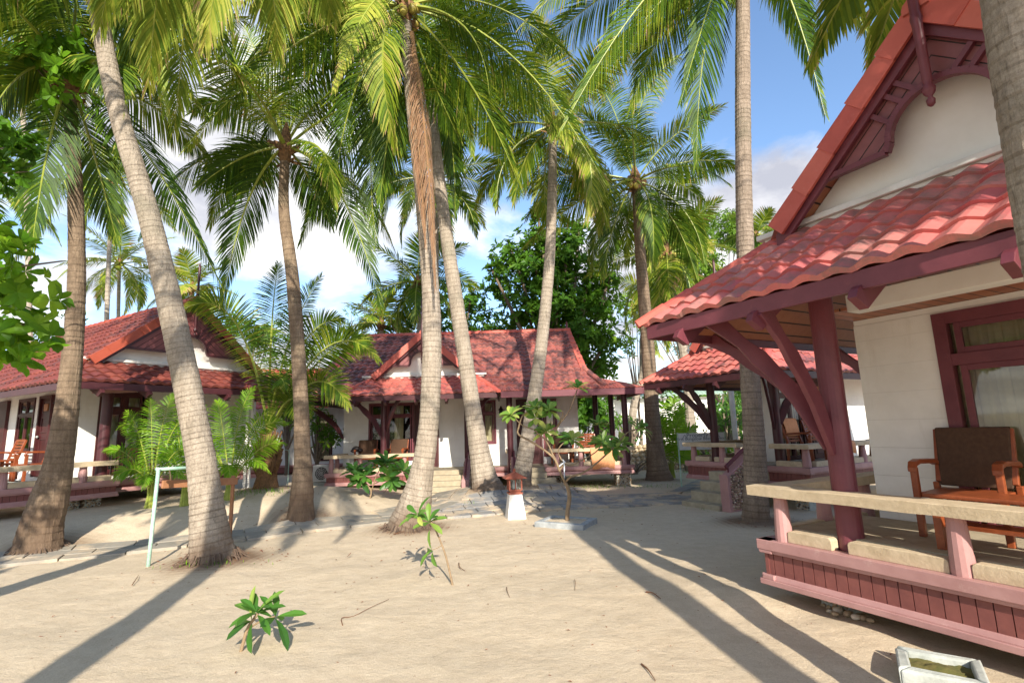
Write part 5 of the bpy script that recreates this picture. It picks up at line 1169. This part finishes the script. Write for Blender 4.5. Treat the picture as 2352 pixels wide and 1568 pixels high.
# palms behind the photographer whose trunks throw the long shadows
def back_palm(label, x, y, lean, hgt, seed, r=.2, N=16):
    rg = random.Random(seed); b = V((x, y, 0)); t = thing('coconut_palm', label, 'palm tree', b, 0, 'palms behind the viewpoint')
    pts = [b+V((lean[0]*k*k, lean[1]*k*k, hgt*k)) for k in (-.01, .1, .3, .6, 1)]; trunk(t, pts, [r*1.6, r*1.1, r, r*.9, r*.75], .12, K_grey, 12, b, seed=seed)
    C = pts[-1]
    for i in range(N): auto_frond(t, b, C, i*2.4, 70-100*(i/N), 4.2, 40, rg, F_palm, .9, .06, 40+40*i/N, droop=.4, segs=2)
back_palm('tall palm behind the viewpoint on the left', -2.35, -2.6, (.2, 0, 0), 9.5, 71, .21, 14)
back_palm('tall palm behind the viewpoint on the right', 3.1, -1.9, (1.67, -.4, 0), 10.5, 73, .20, 11)

# ================================================================== BROADLEAF PLANTS
def leaf(m, b, d, up, L, W, t, bend=.2, far_=False):
    d = d.normalized(); s = d.cross(up)
    if s.length < 1e-3: s = d.cross(V((1, 0, 0)))
    s.normalize(); u = s.cross(d)
    if far_:
        p = [b, b+d*L*.6+s*W*.5+u*W*.1, b+d*L-u*L*bend*.5, b+d*L*.6-s*W*.5+u*W*.1]; m.add(p, [(0, 1, 2, 3)], t); return
    f = lambda q: b+d*(L*q)-u*(L*bend*q*q)
    m1, m2, m3, tp = f(.3), f(.6), f(.85), f(1.)
    l = lambda q, w, sg: q+s*(sg*W*.5*w)+u*(W*.16*w)
    vs = [b, m1, m2, m3, tp]+[l(m1, .55, 1), l(m2, 1, 1), l(m3, .8, 1), l(m1, .55, -1), l(m2, 1, -1), l(m3, .8, -1)]
    m.add(vs, [(0, 5, 1), (1, 5, 6, 2), (2, 6, 7, 3), (3, 7, 4), (0, 1, 8), (1, 2, 9, 8), (2, 3, 10, 9), (3, 4, 10)], t)
def cloud(root, rel, blobs, L, W, dens, mat, rg, per=5, far_=True, part='crown', bright=0):
    """leaf sprays spread through several uneven clumps"""
    m = MB()
    for (c, r) in blobs:
        vol = r[0]*r[1]*r[2]; n = int(dens*(vol**(2/3)))
        for _ in range(n):
            while True:
                q = V((rg.gauss(0, 1), rg.gauss(0, 1), rg.gauss(0, 1)))
                if q.length > .01: break
            q.normalize(); rr = rg.uniform(.15, 1.15)**.7*(1+.22*math.sin(q.x*5+c.x*3)*math.sin(q.z*6+c.z*2))
            p = c+V((q.x*r[0]*rr, q.y*r[1]*rr, q.z*r[2]*rr)); ax = (q+V((rg.uniform(-.5, .5), rg.uniform(-.5, .5), rg.uniform(.0, .9)))).normalized()
            a0 = rg.uniform(0, 6.28); e1 = ax.cross(V((.3, .5, .8))).normalized(); e2 = ax.cross(e1); base = rg.gauss(.45, .16)+bright+ax.z*.08
            for k in range(per):
                a = a0+k*2*PI/per+rg.uniform(-.3, .3); d = (e1*math.cos(a)+e2*math.sin(a)+ax*rg.uniform(.1, .8)).normalized()
                leaf(m, p, d, ax, L*rg.uniform(.5, 1.2), W*rg.uniform(.55, 1.15), min(1, max(0, base+rg.uniform(-.12, .18))), .25, far_)
    return m.build(part, mat, root, rel=rel)
def tree(name, label, base, px_blobs, Yd, L, W, dens, mat, trunk_r, seed, cat='tree', per=5, far_=True, depth=.8, bark=M_bark, fork=.35, group=None, bright=0, limbs=True, fkp=None):
    rg = random.Random(seed); t = thing(name, label, cat, base, 0, group); bl = []
    for e_ in px_blobs:
        if len(e_) == 2: bl.append((V(e_[0]), (e_[1], e_[1]*.9, e_[1]*.7))); continue
        px, py, r = e_
        dy = rg.uniform(-depth, depth); c = at(px, py, Yd+dy); rm = r*Yd/FL; bl.append((c, (rm, rm*.9, rm*.85)))
    cloud(t, base, bl, L, W, dens, mat, rg, per, far_, bright=bright)
    m = MB(); cen = sum((c for c, r in bl), V((0, 0, 0)))/len(bl); fk = fkp or base.lerp(V((cen.x, cen.y, cen.z)), fork)
    m.tube([base-V((0, 0, .2)), base.lerp(fk, .5)+V((.05, 0, 0)), fk], [trunk_r*1.3, trunk_r, trunk_r*.8], 9)
    if cat != 'vine': m.build('trunk', bark, t, rel=base)
    if limbs:
        m = MB()
        for ib, (c, r) in enumerate(bl):
            if fkp and ib % 3: continue
            md = fk.lerp(c, .5)+V((rg.uniform(-.2, .2), 0, rg.uniform(-.1, .3)))*min(1, trunk_r*5); m.tube([fk-V((0, 0, .1)), md, c, c+(c-md).normalized()*r[0]*.7], [trunk_r*.55, trunk_r*.35, trunk_r*.18, trunk_r*.06], 6)
        m.build('branches', bark, t, rel=base)
    return t
b = at(1290, 1010, 25); tree('broadleaf_tree', 'large dense broadleaf tree behind the right end of the middle roof', V((b.x, b.y, 0)),
     [(1235, 640, 85), (1300, 580, 75), (1250, 545, 60), (1180, 590, 52), (1350, 650, 60), (1330, 760, 75), (1210, 720, 65), (1375, 840, 45), (1290, 850, 70), (1150, 660, 40), (1385, 700, 40), (1400, 640, 28), (1235, 492, 22), (1130, 620, 25), (1350, 930, 60), (1395, 780, 38), (1280, 690, 60), (1330, 520, 28), (1260, 620, 70), (1340, 700, 60), (1300, 780, 70)], 25, .34, .18, 100, F_broad, .3, 81, per=6, depth=1.2)
b = at(1040, 1000, 27); tree('broadleaf_tree', 'lower spreading broadleaf tree right behind the middle roof ridge', V((b.x, b.y, 0)),
     [(940, 668, 32), (1010, 700, 45), (1080, 690, 42), (1060, 745, 48), (960, 740, 40), (1120, 740, 40), (1010, 770, 40), (1170, 770, 40), (900, 745, 22)], 27, .32, .17, 75, F_broad, .22, 83, per=6)
b = gp(90, 1120); bl = V((-7.4, 4.2, 0)); tree('sea_almond_tree', 'near tree with large glossy leaves reaching in from the left edge', bl,
     [(60, 610, 36), (25, 660, 46), (112, 690, 26), (60, 745, 44), (10, 580, 40), (112, 770, 24), (-30, 650, 60), (75, 815, 30), (-20, 780, 60), (140, 600, 14), (40, 830, 18), (150, 720, 12), (0, 520, 22), (70, 560, 14), ((-7.8, 2.2, 4.6), 1.3), ((-8.6, .6, 5.6), 1.4), ((-6.6, .2, 6.4), 1.1), ((-9.4, 2.8, 4.0), 1.2), ((-7.2, -1.0, 5.2), 1.2), ((-10.3, 1.4, 6.2), 1.3)], 5.9, .23, .13, 200, F_bright, .055, 85, per=6, far_=False, depth=.3, bright=.05, fkp=V((-8.6, 4.3, 3.0)))
tree('sea_almond_tree', 'dark leafy branch silhouetted against the sky at the far left', V((-7.9, 5.0, 0)),
     [(10, 320, 30), (50, 345, 22), (-10, 360, 30), (55, 395, 15), (-25, 420, 30), (0, 290, 16), (80, 330, 14)], 6.4, .15, .10, 900, F_bright, .04, 86, per=7, far_=False, depth=.2, bright=-.4, fkp=V((-9.2, 5.2, 4.6)))
tree('climbing_vine', 'leafy vine hanging in the crown of the dark left palm', PB['A']+V((-.1, .34, 0)),
     [(110, 110, 38), (150, 150, 36), (190, 170, 34), (60, 130, 36), (200, 230, 20), (130, 215, 30), (20, 130, 34), (165, 95, 22)], 8.4, .22, .13, 190, F_bright, .03, 87, cat='vine', per=6, far_=False, depth=.25, bright=-.02, fkp=V((*at(150, 240, 9.3).xy, at(150, 240, 9.3).z)))
def bush(label, px, py, Yd, w, h, seed, mat=F_broad, L=.3, W=.14, dens=60, name='shrub', bright=0, n=9, group='shrubs behind the bungalows'):
    rg = random.Random(seed); p = at(px, py, Yd); z = terrain(p.x, p.y) if abs(p.x) < 13 and p.y < 20 else 0
    hp = (p.z-z); bl = [(px+rg.uniform(-w, w), py+rg.uniform(-h, h), rg.uniform(.35, .6)*min(w, h)) for _ in range(n)]
    return tree(name, label, V((p.x, p.y, z)), bl, Yd, L, W, dens, mat, .09, seed, cat='shrub', depth=.9, group=group, bright=bright, limbs=True)
bush('green treetops behind the left roof, left of the thin palms', 225, 755, 27, 90, 35, 91, L=.35)
bush('green treetop right of the left roof ridge', 575, 745, 26, 60, 50, 92, L=.35, dens=70)
bush('dark shrub at the far left behind the left bungalow roof', 20, 790, 24, 70, 60, 93, L=.35)
bush('pale sparse treetop left of the middle roof', 812, 740, 42, 38, 26, 94, mat=F_pale, L=.5, dens=28)
bush('frangipani shrub with dark leaves between the left and middle bungalows', 728, 985, 19.5, 52, 50, 95, L=.32, W=.1, dens=55, n=11, bright=.1, mat=F_broad)
bush('shrub at the left of the white wall between bungalows', 665, 900, 22.5, 45, 60, 96, L=.3)
bush('pale green feathery tree behind the coconut palm on the right', 1560, 640, 34, 110, 110, 97, mat=F_pale, L=.30, W=.16, dens=75, n=16)
bush('pale tree crown above the second right roof', 1650, 560, 38, 60, 60, 98, mat=F_pale, L=.4, dens=70, n=10)
bush('light green tree at the right of the dense broadleaf tree', 1455, 760, 33, 30, 60, 99, mat=F_pale, L=.35, dens=60)
bush('dark shrub below the right veranda end of the middle bungalow', 1345, 985, 24, 60, 50, 100, L=.3, dens=70, n=12)
bush('leafy frangipani shrub behind the notice board', 1665, 965, 21, 45, 55, 101, mat=F_frangi, L=.3, W=.1, dens=70, n=14)
bush('green hedge plants between the palm foot and the notice board', 1550, 960, 23, 50, 55, 102, mat=F_bright, L=.3, dens=65, n=12)
bush('green shrub left of the right palm foot', 1445, 985, 22.6, 26, 28, 103, mat=F_frangi, L=.3, W=.1, dens=60, n=7)
bush('low green plants under the stone wall by the right palm', 1455, 1068, 20.3, 40, 12, 104, mat=F_broad, L=.22, dens=90, n=8)
bush('low green plants under the notice board', 1625, 1050, 18.6, 50, 26, 105, mat=F_bright, L=.22, dens=80, n=8)
bush('tall shrubs behind the right porch opening', 1740, 900, 24, 70, 70, 106, mat=F_frangi, L=.3, dens=60, n=14)
bush('treetops on the skyline right of the near palms', 1650, 760, 40, 120, 40, 107, mat=F_pale, L=.45, dens=55, n=12)
bush('treetops on the skyline behind the left bungalow gap', 690, 800, 36, 90, 30, 108, mat=F_broad, L=.4, dens=55, n=10)

# distant tree belt
def belt():
    rg = random.Random(5); m = MB()
    for i in range(2600):
        a = rg.uniform(-1.35, 1.35); d = rg.uniform(44, 62); c = V((math.sin(a)*d, math.cos(a)*d, rg.uniform(0, 1)**1.5*4.2)); q = V((rg.gauss(0, 1), -abs(rg.gauss(0, 1)), rg.uniform(.2, 1.4))).normalized(); e1 = q.cross(V((0, 0, 1))).normalized(); e2 = q.cross(e1)
        tt = min(1, max(0, rg.gauss(.4, .2)))
        for k in range(5):
            an = rg.uniform(0, 6.28); leaf(m, c+V((rg.uniform(-.8, .8), 0, rg.uniform(-.5, .5))), e1*math.cos(an)+e2*math.sin(an)+q*.4, q, 1.0, .6, tt, .2, True)
    o = m.build('distant_woods', F_broad); o['kind'] = 'stuff'; o['label'] = 'belt of far green woods beyond the bungalows'
belt()

# frangipani plants
def rosette(m, c, ax, n, L, W, rg, bright=0, spread=(.15, 1.0)):
    ax = ax.normalized(); e1 = ax.cross(V((.2, .4, .9))).normalized(); e2 = ax.cross(e1)
    for k in range(n):
        a = k*2.4+rg.uniform(-.25, .25); f = k/n; el = spread[0]+(spread[1]-spread[0])*f
        d = (e1*math.cos(a)+e2*math.sin(a))*math.cos(el)+ax*math.sin(el)
        leaf(m, c-ax*.03*(1-f), d, ax, L*rg.uniform(.75, 1.1)*(1-.25*f), W*rg.uniform(.85, 1.1), min(1, max(0, rg.gauss(.5, .2)+bright)), rg.uniform(.05, .55))
def frangi(label, base, Yd, branches, ros, L, W, seed, r0=.03, name='frangipani', n=13, bright=0, group=None):
    """branches: lists of (px,py); ros: (px,py,ax) rosette centres"""
    rg = random.Random(seed); t = thing(name, label, 'small tree' if L*len(ros) > 2 else 'plant', base, 0, group); m = MB()
    for bi, (pts, ra, rb) in enumerate(branches):
        dy = 0; P = []
        for i, p in enumerate(pts):
            P.append(at(p[0], p[1], Yd+(p[2] if len(p) > 2 else 0)))
        P = catmull(P, 4); k = len(P)-1; m.tube(P, [ra+(rb-ra)*i/k for i in range(k+1)], 8)
    m.build('branches', M_branch, t, rel=base, smooth=True)
    for q in ros:
        l = MB(); rosette(l, at(q[0], q[1], Yd+(q[3] if len(q) > 3 else 0)), V(q[2]), q[4] if len(q) > 4 else n, L, W, rg, bright); l.build('leaf_cluster', F_frangi, t, rel=base)
    return t
z3 = lambda a, b, d=0: ((1700+a*.3507)/1.6327, (1450+b*.3507)/1.6327, d)
yP = PL.y
frangi('crooked frangipani tree with open branches in the grey stone square', PL, yP, [
    ([z3(1215, 1475), z3(1222, 1330), z3(1242, 1180), z3(1225, 1080), z3(1195, 1020)], .045, .034),
    ([z3(1195, 1025), z3(1130, 880, -.05), z3(1065, 750, -.1), z3(860, 600, -.1), z3(700, 510, -.05), z3(700, 430), z3(740, 310), z3(800, 262), z3(860, 235)], .026, .011),
    ([z3(850, 455, .0), z3(725, 400), z3(640, 310)], .012, .009), ([z3(1100, 820, -.08), z3(1000, 590), z3(860, 460, .05)], .015, .012),
    ([z3(1100, 800, 0), z3(1040, 660, .1), z3(1060, 540, .1), z3(1120, 420, .1), z3(1240, 250, .15), z3(1325, 30, .15)], .022, .011),
    ([z3(1110, 420, .1), z3(1160, 330, .05), z3(1165, 262, 0), z3(1100, 235, -.05)], .012, .009), ([z3(1040, 640, .1), z3(1000, 560, .1), z3(992, 490, .1)], .012, .008),
    ([z3(1165, 800, .1), z3(1120, 680, .15), z3(1190, 590, .15), z3(1260, 560, .1)], .013, .009),
    ([z3(1205, 1010), z3(1260, 960, -.1), z3(1400, 910, -.15), z3(1560, 790, -.2), z3(1720, 640, -.2), z3(1860, 490, -.15), z3(2000, 440, -.1)], .022, .010),
    ([z3(1130, 900, .05), z3(1190, 830, .1), z3(1260, 838, .1), z3(1400, 770, .15), z3(1530, 690, .15), z3(1600, 590, .1)], .018, .010)],
    [(*z3(620, 300)[:2], (-.3, -.5, .8), 0), (*z3(870, 225)[:2], (0, -.4, .9), 0), (*z3(1025, 245)[:2], (.1, -.7, .7), -.05, 16), (*z3(1330, 5)[:2], (.1, -.3, 1), .15), (*z3(992, 480)[:2], (0, -.6, .7), .1), (*z3(1265, 560)[:2], (.1, -.6, .8), .1), (*z3(1600, 590)[:2], (.0, -.5, .8), .1, 18), (*z3(1700, 665)[:2], (-.1, -.6, .6), -.2), (*z3(2000, 440)[:2], (.6, -.3, .6), -.1), (*z3(1800, 600)[:2], (.3, -.5, .7), -.1), (*z3(1540, 400)[:2], (0, -.2, 1), .3), (*z3(880, 330)[:2], (0, -.8, .3), -.05, 9)],
    .31, .095, 111, n=17, bright=.28)
m = MB(); q = at(*z3(1160, 840)[:2], yP+.06); m.tube([q+V((-.1, 0, -.05)), q+V((0, -.03, .03)), q+V((.07, 0, .07)), q+V((.02, -.02, .12)), q+V((.05, 0, .02)), q+V((.04, 0, -.25)), q+V((.06, 0, -.42))], .012, 6); o = m.build('rag_tie', M_paper, None, loc=q, rel=q); tag(o, 'white rag tied round the crooked frangipani branches', 'rag')
b1 = gp(553, 1496); frangi('small glossy frangipani seedling in the foreground sand', b1, b1.y, [([(553, 1497), (560, 1470), (570, 1440), (592, 1408)], .016, .013), ([(575, 1440), (600, 1425), (632, 1414, .05)], .009, .007)],
    [(590, 1404, (.05, -.3, 1), 0, 10), (634, 1414, (.4, -.3, .6), .06, 7), (575, 1425, (-.3, -.5, .3), 0, 4)], .30, .072, 113, bright=-.12)
b2 = gp(1040, 1343); frangi('thin leaning frangipani sapling with two leaf tufts in the open sand', b2, b2.y, [([(1040, 1346), (1034, 1318), (1022, 1270), (1003, 1222), (990, 1196)], .015, .009), ([(1014, 1252), (1004, 1258), (992, 1262)], .006, .004)],
    [(985, 1196, (-.1, -.5, 1), 0, 11), (958, 1180, (-.5, -.4, .6), 0, 7), (990, 1264, (-.6, -.4, .2), 0, 4)], .27, .075, 115, bright=.15)
z2b = lambda a, b, d=0: ((1150+a*.3508)/1.6327, (1350+b*.3508)/1.6327, d)
b3 = gp(848, 1143); yb3 = b3.y; frangi('wide low frangipani bush in front of the middle bungalow porch', b3, yb3, [([z2b(670, 1495), z2b(690, 1400), z2b(640, 1320), z2b(560, 1260), z2b(520, 1190)], .022, .012), ([z2b(690, 1400), z2b(740, 1250), z2b(790, 1150)], .018, .011), ([z2b(720, 1320), z2b(860, 1260), z2b(1020, 1190)], .015, .009), ([z2b(745, 1240), z2b(850, 1210), z2b(900, 1260)], .010, .008)],
    [(*z2b(520, 1180)[:2], (-.2, -.4, 1), 0, 14), (*z2b(575, 1270)[:2], (0, -.6, .3), 0, 12), (*z2b(800, 1130)[:2], (.1, -.3, 1), 0, 20), (*z2b(860, 1090)[:2], (.2, -.4, .9), .1, 14), (*z2b(1030, 1185)[:2], (.5, -.4, .6), 0, 15), (*z2b(900, 1270)[:2], (.2, -.7, 0), 0, 14), (*z2b(630, 1230)[:2], (.1, -.6, .5), 0, 10)], .42, .125, 117, bright=-.1)
frangi('tiny sapling in the sand right of the veranda', gp(1404, 1105), 20.0, [([(1404, 1107), (1405, 1060), (1403, 1020)], .02, .01)], [(1403, 1018, (0, -.3, 1), 0, 9), (1400, 1050, (.3, -.5, .6), 0, 6)], .35, .1, 119)

# twigs, dead leaves, litter
def twig(label, pts, r=.006):
    P = [gp(*p)+V((0, 0, .012+(.012 if i % 2 else 0))) for i, p in enumerate(pts)]; m = MB(); m.tube(catmull(P, 3), [r*(1-.6*i/(3*(len(P)-1))) for i in range(3*(len(P)-1)+1)], 6); o = m.build('twig', M_twig, None, loc=P[0], rel=P[0]); tag(o, label, 'twig')
twig('long thin curved stick on the open foreground sand', [(787, 1438), (785, 1424), (812, 1417), (850, 1400), (893, 1378)], .005)
twig('short reddish stick between the two shadow stripes', [(1484, 1361), (1500, 1366), (1518, 1377)], .009)
twig('dark stick at the bottom edge of the sand', [(1474, 1528), (1490, 1545), (1506, 1566)], .008)
twig('small curled twig in the middle of the sand', [(1164, 1350), (1165, 1362), (1171, 1374)], .005)
twig('red bent twig right of the thin sapling', [(1054, 1294), (1056, 1306), (1068, 1312)], .008)
twig('tiny upright twig right of the sand centre', [(1320, 1332), (1322, 1345), (1320, 1358)], .004)
twig('twig beside the foot of the green pipe frame', [(303, 1345), (311, 1335), (318, 1322)], .007)
twig('twig at the foot of the central palm', [(904, 1228), (920, 1224), (930, 1221)], .008)
def litter():
    rg = random.Random(9); m = MB()
    for i in range(760):
        if i < 330:
            k = rg.choice(['B', 'C', 'D', 'C2', 'G', 'B', 'B']); a = rg.uniform(0, 6.28); r = rg.uniform(.3, 1.1); x, y = PB[k].x+math.cos(a)*r, PB[k].y+math.sin(a)*r
        else: x, y = rg.uniform(-6, 3), rg.uniform(3.6, 13)
        z = terrain(x, y)+.014; s = rg.uniform(.006, .022)*(1+.6*(y > 8)); a = rg.uniform(0, 6.28); d = V((math.cos(a), math.sin(a), rg.uniform(-.1, .3))); leaf(m, V((x, y, z)), d, V((0, 0, 1)), s*2.2, s*rg.uniform(.3, 1), rg.random(), .3, True)
    o = m.build('leaf_litter', M_deadleaf); o['kind'] = 'stuff'; o['label'] = 'tiny dry leaf bits scattered over the sand'
litter()
for i, (px, py, s) in enumerate([(795, 1282, .05), (878, 1134, .09), (505, 1215, .05), (1205, 1155, .04)]):
    g = gp(px, py)+V((0, 0, .02)); m = MB(); leaf(m, V((0, 0, 0)), V((1, .3, .25)), V((0, 0, 1)), s*1.8, s*1.0, .5, -.5); o = m.build('fallen_leaf', M_deadleaf, None, loc=g)
    tag(o, ['small brown fallen leaf on the sand left of the central palm', 'curled brown fallen leaf near the wide low frangipani', 'brown fallen leaf on the paved path by the leaning trunk', 'brown leaf beside the white lantern pedestal'][i], 'leaf')
def grass():
    rg = random.Random(12); m = MB()
    spots = [(gp(1650, 1170), .5, .25, 60), (gp(1330, 1120), 1.3, .7, 320), (gp(1590, 1085), 1.0, .6, 240), (gp(590, 1130), .8, .5, 300), (gp(1080, 1140), .2, .15, 50), (gp(1195, 1135), .3, .12, 60), (PB['B']+V((.1, -.35, 0)), .7, .2, 60), (gp(1400, 1110), 1.2, .5, 200), (gp(1500, 1118), 1.0, .4, 120)]
    for c, sx, sy, n in spots:
        for _ in range(n):
            x, y = c.x+rg.gauss(0, sx*.5), c.y+rg.gauss(0, sy*.5); z = terrain(x, y); a = rg.uniform(0, 6.28); h = rg.uniform(.03, .09)
            leaf(m, V((x, y, z)), V((math.cos(a)*.5, math.sin(a)*.5, 1)), V((math.cos(a), math.sin(a), 0)), h, .010, rg.uniform(.2, .9), .4, True)
    o = m.build('grass', F_bright); o['kind'] = 'stuff'; o['label'] = 'sparse green grass tufts in the sand'
grass()

# ================================================================== LIGHT, SKY, CAMERA
SD = V((-.21, 1, 0)).normalized(); EL = math.radians(27)
L = bpy.data.lights.new('Sun', 'SUN'); L.energy = 4.0; L.angle = math.radians(.5); L.color = (1, .92, .79)
lo = bpy.data.objects.new('Sun', L); col.objects.link(lo); dv = V((SD.x*math.cos(EL), SD.y*math.cos(EL), -math.sin(EL))); lo.rotation_euler = dv.to_track_quat('-Z', 'Y').to_euler(); lo.location = (5, -20, 15)
w = bpy.data.worlds.new('World'); sc.world = w; w.use_nodes = True; t = w.node_tree; bg = t.nodes['Background']; out = t.nodes['World Output']
sky = t.nodes.new('ShaderNodeTexSky'); sky.sky_type = 'NISHITA'; sky.sun_disc = False; sky.sun_elevation = EL; sky.sun_rotation = math.atan2(-SD.x, -SD.y); sky.air_density = 1.0; sky.dust_density = .6; sky.ozone_density = 3.0
t.links.new(sky.outputs[0], bg.inputs[0]); bg.inputs[1].default_value = .15
co = t.nodes.new('ShaderNodeTexCoord').outputs['Generated']; sx = t.nodes.new('ShaderNodeSeparateXYZ'); t.links.new(co, sx.inputs[0])
zc = mathn(t, 'ADD', mathn(t, 'MAXIMUM', sx.outputs[2], 0), .22)
cb = t.nodes.new('ShaderNodeCombineXYZ'); t.links.new(mathn(t, 'DIVIDE', sx.outputs[0], zc), cb.inputs[0]); t.links.new(mathn(t, 'DIVIDE', sx.outputs[1], zc), cb.inputs[1]); cb.inputs[2].default_value = 3.7
n1 = noise(t, 1.05, 9, .56, cb.outputs[0], .25); n2 = noise(t, 2.3, 8, .6, cb.outputs[0], .2)
cov = mathn(t, 'ADD', n1.outputs[0], mathn(t, 'MULTIPLY', mathn(t, 'SUBTRACT', .45, sx.outputs[2]), .26))
cov = mathn(t, 'SUBTRACT', cov, mathn(t, 'MULTIPLY', sx.outputs[0], .06))
r = ramp(t, [(.50, (0, 0, 0)), (.60, (1, 1, 1))]); t.links.new(cov, r.inputs[0])
cc = ramp(t, [(.36, (.36, .36, .40)), (.50, (.56, .55, .56)), (.62, (.86, .84, .80))]); t.links.new(n2.outputs[0], cc.inputs[0])
b2_ = t.nodes.new('ShaderNodeBackground'); t.links.new(cc.outputs[0], b2_.inputs[0]); b2_.inputs[1].default_value = .92
mx = t.nodes.new('ShaderNodeMixShader'); t.links.new(mathn(t, 'MULTIPLY', r.outputs[0], .93), mx.inputs[0]); t.links.new(bg.outputs[0], mx.inputs[1]); t.links.new(b2_.outputs[0], mx.inputs[2]); t.links.new(mx.outputs[0], out.inputs[0])
cd = bpy.data.cameras.new('Camera'); cd.sensor_width = 36; cd.lens = 36*FL/2352; cd.clip_start = .05; cd.clip_end = 3000
co_ = bpy.data.objects.new('Camera', cd); col.objects.link(co_); M3 = Matrix((cR, cU, -cF)).transposed(); co_.matrix_world = Matrix.Translation(CAM) @ M3.to_4x4(); sc.camera = co_
sc.view_settings.view_transform = 'Standard'; sc.view_settings.look = 'None'; sc.view_settings.exposure = .97; sc.view_settings.gamma = 1
sc.cycles.max_bounces = 5; sc.cycles.transparent_max_bounces = 8; sc.cycles.sample_clamp_indirect = 4
